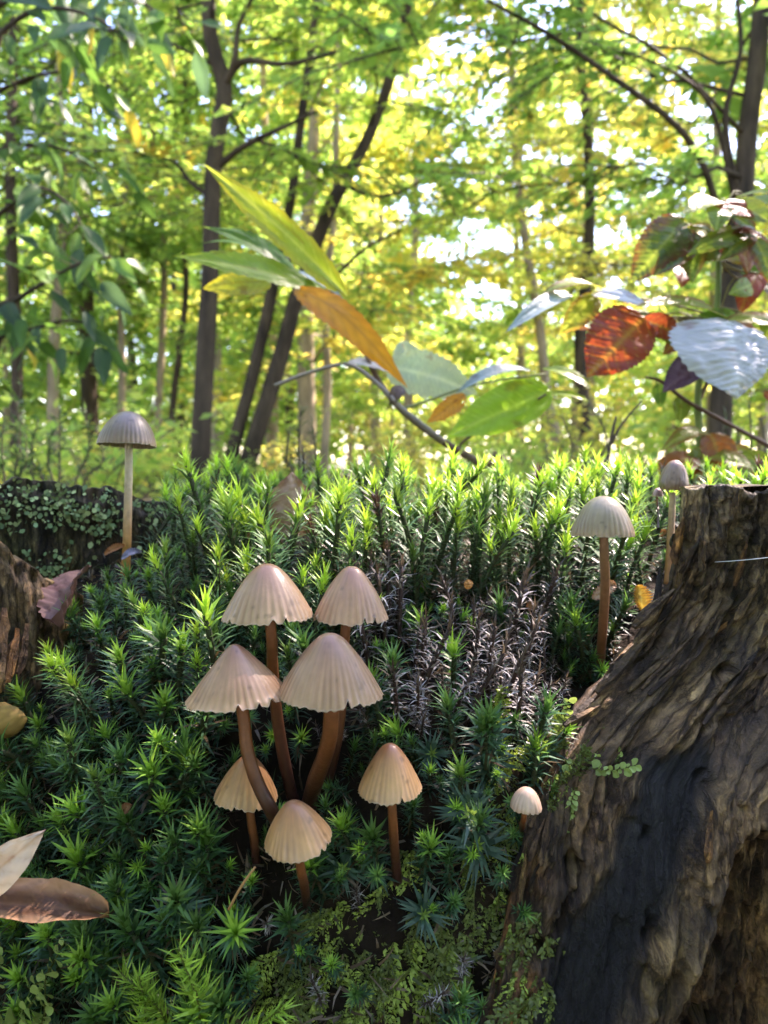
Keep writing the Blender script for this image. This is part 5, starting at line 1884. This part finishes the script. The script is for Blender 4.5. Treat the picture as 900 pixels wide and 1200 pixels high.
for i, (b, t, w, cols, mt, kw, d0, d1, nn) in enumerate((
        ((803, 258), (738, 332), 58, RG, M_MACRO, dict(bend=.06), .61, .59, TOCAM),
        ((806, 264), (812, 330), 42, ((.12, .2, .03), (.17, .12, .03), (.2, .3, .05)), M_MACRO, dict(bend=.06, curl=-.1), .61, .59, TOCAM),
        ((842, 236), (800, 252), 32, LIM, M_MACRO, dict(bend=.08, fold=.2), .60, .57, (.0, -.7, .7)),
        ((840, 238), (838, 272), 32, LIM, M_MACRO, dict(bend=.1), .59, .57, TOCAM),
        ((856, 238), (905, 262), 34, LIM, M_MACRO, dict(bend=.05), .60, .58, TOCAM),
        ((862, 232), (905, 225), 22, LIM, M_MACRO, dict(bend=.05), .62, .60, (.0, -.6, .8)),
        ((800, 268), (832, 270), 12, SIL, M_SILVER, dict(bend=.1), .60, .58, UPV),
        ((856, 270), (884, 268), 12, SIL, M_SILVER, dict(bend=.1), .60, .58, UPV),
        ((884, 272), (842, 306), 28, RG, M_MACRO, dict(bend=.08), .60, .59, TOCAM),
        ((885, 280), (905, 335), 36, RG, M_MACRO, dict(bend=.05), .60, .59, TOCAM),
        ((850, 272), (902, 284), 20, ((.22, .05, .03), (.18, .04, .025), (.3, .2, .06)), M_MACRO, dict(bend=.1, fold=.3), .60, .59, (.1, -.6, .7)),
        ((668, 345), (592, 390), 22, BLUE, M_SILVER, dict(bend=.08, fold=.35), .60, .55, (.2, -.6, .6)),
        ((703, 338), (630, 348), 24, OLI, M_MACRO, dict(bend=.12, fold=.2), .61, .58, (.0, -.55, .8)),
        ((697, 345), (655, 392), 32, OLI, M_MACRO, dict(bend=.05), .61, .60, TOCAM),
        ((694, 344), (760, 360), 28, SIL, M_SILVER, dict(bend=.06), .60, .57, (.0, -.65, .7)),
        ((852, 374), (742, 360), 34, OLI, M_MACRO, dict(bend=.08, fold=.25), .60, .56, (.0, -.6, .75)),
        ((755, 372), (688, 442), 74, RED, M_MACRO, dict(bend=.03, fold=.05), .58, .56, TOCAM),
        ((752, 376), (800, 398), 34, RED, M_MACRO, dict(bend=.1, fold=.3), .59, .58, TOCAM),
        ((790, 385), (800, 420), 26, ((.20, .06, .02), (.3, .12, .03), (.3, .16, .04)), M_MACRO, dict(bend=.1, curl=.2), .60, .59, TOCAM),
        ((852, 378), (864, 466), 112, SIL, M_SILVER, dict(bend=.05, fold=.1, curl=-.05, holes=False), .575, .54, (.0, -.85, .5)),
        ((850, 376), (925, 385), 30, OLI, M_MACRO, dict(bend=.08, fold=.2), .59, .57, (.0, -.6, .75)),
        ((822, 424), (776, 460), 36, PUR, M_SILVER, dict(bend=.06), .60, .58, TOCAM),
        ((772, 450), (774, 478), 18, GD, M_MACRO, dict(bend=.05), .61, .61, TOCAM),
        ((798, 466), (796, 496), 22, LIM, M_MACRO, dict(bend=.05), .62, .61, TOCAM),
        ((828, 508), (774, 530), 26, OLI, M_MACRO, dict(bend=.16, fold=.1), .60, .57, (.0, -.6, .8)),
        ((832, 508), (848, 560), 44, ORB, M_MACRO, dict(bend=.06), .61, .60, TOCAM),
        ((815, 535), (748, 572), 34, ORB, M_MACRO, dict(bend=.12, fold=.1), .61, .58, (.0, -.75, .6)),
        ((815, 540), (800, 580), 34, RED, M_MACRO, dict(bend=.05), .62, .61, TOCAM),
        ((822, 535), (888, 555), 30, OLI, M_MACRO, dict(bend=.14, fold=.1), .61, .58, (.0, -.6, .7)),
        ((868, 532), (915, 560), 30, LIM, M_MACRO, dict(bend=.05), .62, .60, TOCAM),
        ((895, 460), (925, 475), 14, RED, M_MACRO, dict(bend=.05), .58, .58, TOCAM))):
    macro_leaf('leaf', W(*b, d0), W(*t, d1), w / F * .59, np.array(nn, float), cols, mt, BRM, bb, shape='ovate', seed=700 + i, nteeth=16, serr=kw.pop('serr', .09), veins=7, **kw)
_pal = [LIM, RG, OLI, LIM, RED, ORB, GD]
for i, (b, t, w) in enumerate(XTRA):
    dd = .60 + .07 * ((i * 37) % 10) / 10
    macro_leaf('leaf', W(*b, dd), W(*t, dd - .02), w / F * .62, np.array([((i * 13) % 7 - 3) * .12, -1, .2 + .12 * ((i * 7) % 6)]), _pal[(i * 5 + i // 3) % 7], M_MACRO, BRM, bb, shape='ovate', seed=760 + i, serr=.09, veins=7, bend=.07, fold=.15, curl=.05 * ((i % 5) - 2), holes=i % 4 == 0)
    stick('leaf_stalk', [W(836, 300 if b[1] < 330 else 390 if b[1] < 450 else 540, D), W((b[0] + 836) / 2, b[1] - 5, (D + dd) / 2), W(*b, dd)], [.0009, .0007], (.22, .18, .07), BRM, bb, n=8, seg=5)
rg = np.random.default_rng(9)
cp = smooth_path(cane, 60)
for k in range(12):
    b = cp[10 + k * 4]
    a = rg.uniform(0, 6.28)
    v, t, q = tube(np.array([b, b + np.array([math.cos(a) * .004, math.sin(a) * .004, .0006])]) - bb, [.0008, .0001], 5)
    link('thorn', mesh_data('thorn', v, t, q, col=np.tile([.25, .10, .05], (len(v), 1)), mat=M_TWIG), BRM)

# --- fallen leaves and bits on the stump
def fallen(name, label, base, tip, w, nrm, cols, **kw):
    kw.setdefault('nteeth', 10)
    kw.setdefault('veins', 5)
    kw.setdefault('crumple', .14)
    bs = np.asarray(base)
    o = macro_leaf(name, base, tip, w, np.array(nrm, float), cols, M_DEADLEAF, None, bs, **kw)
    o.location = bs
    tag(o, label, 'leaf')


fallen('fallen_leaf', 'curled mauve brown dead leaf against the lichen wall', W(100, 668, .285), W(72, 738, .262), .017, (-.3, -1, .3), ((.17, .085, .07), (.20, .10, .085), (.12, .06, .05)), shape='oval', serr=.3, fold=.3, bend=.12, curl=.3, seed=801)
fallen('fallen_leaf', 'dry brown leaf standing upright between moss shoots on the crest', W(345, 630, .355), W(342, 553, .352), .024, (0, -1, .2), ((.40, .25, .19), (.30, .15, .09), (.46, .30, .22)), shape='ovate', serr=.1, bend=.08, seed=802)
fallen('fallen_leaf', 'dark brown leaf edge beside the upright crest leaf', W(394, 606, .36), W(391, 566, .36), .013, (0.3, -1, .2), ((.13, .06, .04), (.10, .05, .03), (.16, .09, .06)), shape='ovate', bend=.1, seed=803)
fallen('fallen_leaf', 'pale beige smooth fallen leaf resting above the cupped brown leaf', W(-34, 1046, .194), W(54, 972, .188), .0100, (.55, -.75, .6), ((.62, .50, .43), (.66, .52, .43), (.42, .30, .22)), shape='ovate', serr=.01, fold=.12, bend=.06, seed=804)
fallen('fallen_leaf', 'cupped rusty brown fallen leaf lying in the moss under the beige leaf', W(-45, 1056, .197), W(128, 1074, .200), .0120, (.1, -.42, .9), ((.075, .033, .014), (.36, .20, .10), (.12, .055, .022)), shape='oval', serr=.02, fold=.12, bend=.04, curl=.25, seed=805)
fallen('fallen_leaf', 'small yellow orange leaf scrap wedged at the foot of the wood wall', W(753, 716, .262), W(747, 686, .264), .0058, (-.2, -1, .3), ((.52, .33, .05), (.46, .22, .04), (.5, .4, .1)), shape='oval', serr=.5, bend=.15, curl=.3, fold=.25, seed=806)
fallen('fallen_leaf', 'pale pinkish leaf chip behind the stem of the tall thin mushroom', W(694, 702, .268), W(720, 684, .270), .005, (0, -1, .6), ((.40, .27, .19), (.34, .2, .13), (.3, .2, .13)), shape='oval', serr=.5, bend=.15, curl=.3, fold=.25, seed=807)
fallen('fallen_leaf', 'bluish violet leaf scrap at the foot of the solitary mushroom', W(142, 656, .303), W(166, 648, .306), .004, (0, -.6, .8), ((.20, .19, .28), (.18, .17, .26), (.26, .25, .34)), shape='oval', serr=.4, bend=.15, curl=.3, fold=.25, seed=808)
fallen('fallen_leaf', 'rust coloured leaf scrap leaning on the solitary mushroom stem', W(122, 650, .307), W(147, 640, .309), .0035, (0, -.8, .6), ((.30, .13, .05), (.25, .1, .04), (.2, .08, .03)), shape='oval', serr=.5, bend=.15, curl=.3, fold=.25, seed=809)
fallen('fallen_leaf', 'tiny orange leaf crumb on the withered moss', W(546, 690, .255), W(552, 680, .256), .003, (0, -1, .6), ((.45, .2, .05), (.4, .17, .04), (.3, .12, .03)), shape='oval', seed=810)
for i, (px, py) in enumerate(((160, 975), (575, 655), (478, 690), (760, 655), (610, 745))):
    p = on_core(px, py) + np.array([0, -.012, .012])
    fallen('leaf_crumb', ['rusty curled leaf crumb in the dark moss', 'pale speck of leaf caught on a moss tip', 'cream speck of leaf beside the withered moss', 'dry leaf crumb near the wrinkled mushroom', 'brown leaf crumb in the withered moss'][i],
           p, p + np.array([.003, 0, .002]), .003, (0, -1, .5), ((.26, .13, .06), (.22, .10, .05), (.2, .1, .05)), shape='oval', serr=.3, curl=.4, seed=820 + i, nteeth=6)
# yellow lump of bracket-like rotten wood at the left edge
def lump(name, label, px, py, d, r, col, seed, cat):
    th, ph = np.meshgrid(np.linspace(0, 2 * PI, 28, endpoint=False), np.linspace(.02, PI - .02, 18), indexing='xy')
    n_ = np.stack([np.cos(th) * np.sin(ph), np.sin(th) * np.sin(ph), np.cos(ph)], -1)
    rr = 1 + .22 * fbm(n_ * 2.2 + seed, 4, seed)
    P = n_ * rr[..., None] * np.array(r)
    C = np.array(col) * (1 + .5 * fbm(n_ * 4 + 7, 3, seed + 1)[..., None])
    o = link(name, mesh_data(name, P.reshape(-1, 3), quads=grid_quads(18, 28, True)[:, ::-1], col=np.clip(C, 0, 1).reshape(-1, 3), mat=M_LICHEN), loc=W(px, py, d))
    tag(o, label, cat)


lump('bracket_fungus', 'yellow ochre fungus crust below the weathered wood at the edge', 2, 845, .238, (.0070, .004, .0055), (.26, .165, .045), 3, 'fungus')
for i, (a, b, w) in enumerate((((-6, 775, .236), (4, 712, .240), .0032), ((8, 800, .238), (16, 735, .243), .0022), ((-4, 812, .234), (8, 765, .238), .0026), ((20, 790, .243), (30, 730, .247), .0018))):
    splinter(W(*a), W(*b), w, .0016, [(.36, .22, .10), (.30, .17, .07), (.4, .28, .14), (.2, .13, .08)][i], 300 + i)
# loose needle and the spider thread
nb = W(268, 1066, .190)
o = stick('conifer_needle', [nb, W(282, 1040, .188), W(299, 1016, .187)], [.00035, .0003], (.40, .22, .09), None, nb, n=8, seg=5)
o.location = nb
tag(o, 'straw orange dry needle leaning below the mushroom cluster', 'needle')
a, b = W(792, 660, .262), W(930, 650, .215)
pts = [a + (b - a) * t + np.array([0, 0, -.0006]) * math.sin(PI * t) for t in np.linspace(0, 1, 12)]
V, T, Q = tube(np.array(pts) - a, .00012, 5)
o = link('spider_thread', mesh_data('spider_thread', V, T, Q, col=np.tile([.75, .78, .8], (len(V), 1)), mat=M_SILK), loc=a)
tag(o, 'fine white spider thread stretched across the tall wood wall', 'thread')


# --- thin plants just behind the stump
def sprig(label, base_px, d, stems, leaf_l, cols, group, seed, dense=10, lw=.22):
    rg = np.random.default_rng(seed)
    b = W(base_px, 600, d)
    b[2] = float(ground_z(b[0], b[1]))
    root = link('heath_sprig', None, loc=b)
    tag(root, label, 'plant', group)
    mbl = MB()
    for (px, py, dx) in stems:
        p = smooth_path([b, W(base_px + (px - base_px) * .5, 600, d), W(px - dx, (py + 580) / 2, d), W(px, py, d)], 22)
        V, T, Q = tube(p - b, [.0022, .0016, .0007], 5, .1)
        link('stem', mesh_data('stem', V, T, Q, col=np.tile([.09, .07, .04], (len(V), 1)), mat=M_TWIG), root)
        k = dense * 4
        u = rg.uniform(.40, 1, k) * 21
        i = np.minimum(u.astype(int), 20)
        q = p[i] + (p[i + 1] - p[i]) * (u - i)[:, None]
        ax = unit(p[i + 1] - p[i])
        dd = unit(ax * .9 + unit(rg.normal(size=(k, 3))) * .9)
        V, T = instance(LT, LF, q - b, dd, unit(rg.normal(size=(k, 3)) + [0, 0, .8]), leaf_l * rg.uniform(.6, 1.2, k), leaf_l * lw * 2.2 * rg.uniform(.7, 1.2, k))
        c = np.array(cols)[rg.integers(0, len(cols), k)]
        mbl.add(V, T, None, np.repeat(c, 5, 0))
    f = mbl.obj('foliage', M_MACRO, root)
    f['kind'] = 'stuff'


GH = [(.06, .11, .04), (.08, .15, .05), (.05, .09, .04)]
sprig('bushy green heath sprig behind the lichen wall near the solitary mushroom', 70, 1.0, [(25, 450, 5), (45, 492, 8), (70, 480, 0), (98, 478, -6), (112, 500, -8), (60, 505, 4)], .014, GH, None, 901)
sprig('dense green heath sprig at the outer end of the lichen wall', 10, .95, [(5, 480, 3), (20, 470, -3), (-10, 500, 5), (30, 510, 0)], .014, GH, None, 902)
sprig('grey green feathery sprig rising behind the upright crest leaf', 352, .75, [(352, 478, 2), (340, 500, 4), (366, 498, -4)], .012, [(.10, .12, .07), (.07, .09, .05)], None, 903, dense=14, lw=.1)
sprig('wiry green sprig behind the wood wall beside the bramble cane', 865, .85, [(850, 480, 3), (878, 470, -2), (892, 490, -4), (865, 500, 2)], .010, GH, None, 904, dense=7, lw=.16)
sprig('slanting wispy sprig between the big green leaf and the red leaf', 610, .9, [(690, 470, -20), (660, 490, -10), (640, 520, 0)], .012, [(.09, .13, .06)], None, 905, dense=8, lw=.12)
# forked bare twig
tb = W(708, 640, .55)
tb[2] = 0
FT = link('bare_twig', None, loc=tb)
tag(FT, 'bare dark forked twig sticking up behind the moss crest', 'twig')
stick('stem', [tb, W(709, 600, .55), W(711, 545, .55), W(718, 505, .55), W(722, 488, .55)], [.0024, .0016, .0008], (.07, .045, .035), FT, tb)
stick('side_twig', [W(716, 520, .55), W(730, 495, .55), W(752, 470, .55)], [.0012, .0006], (.09, .06, .045), FT, tb, n=10)
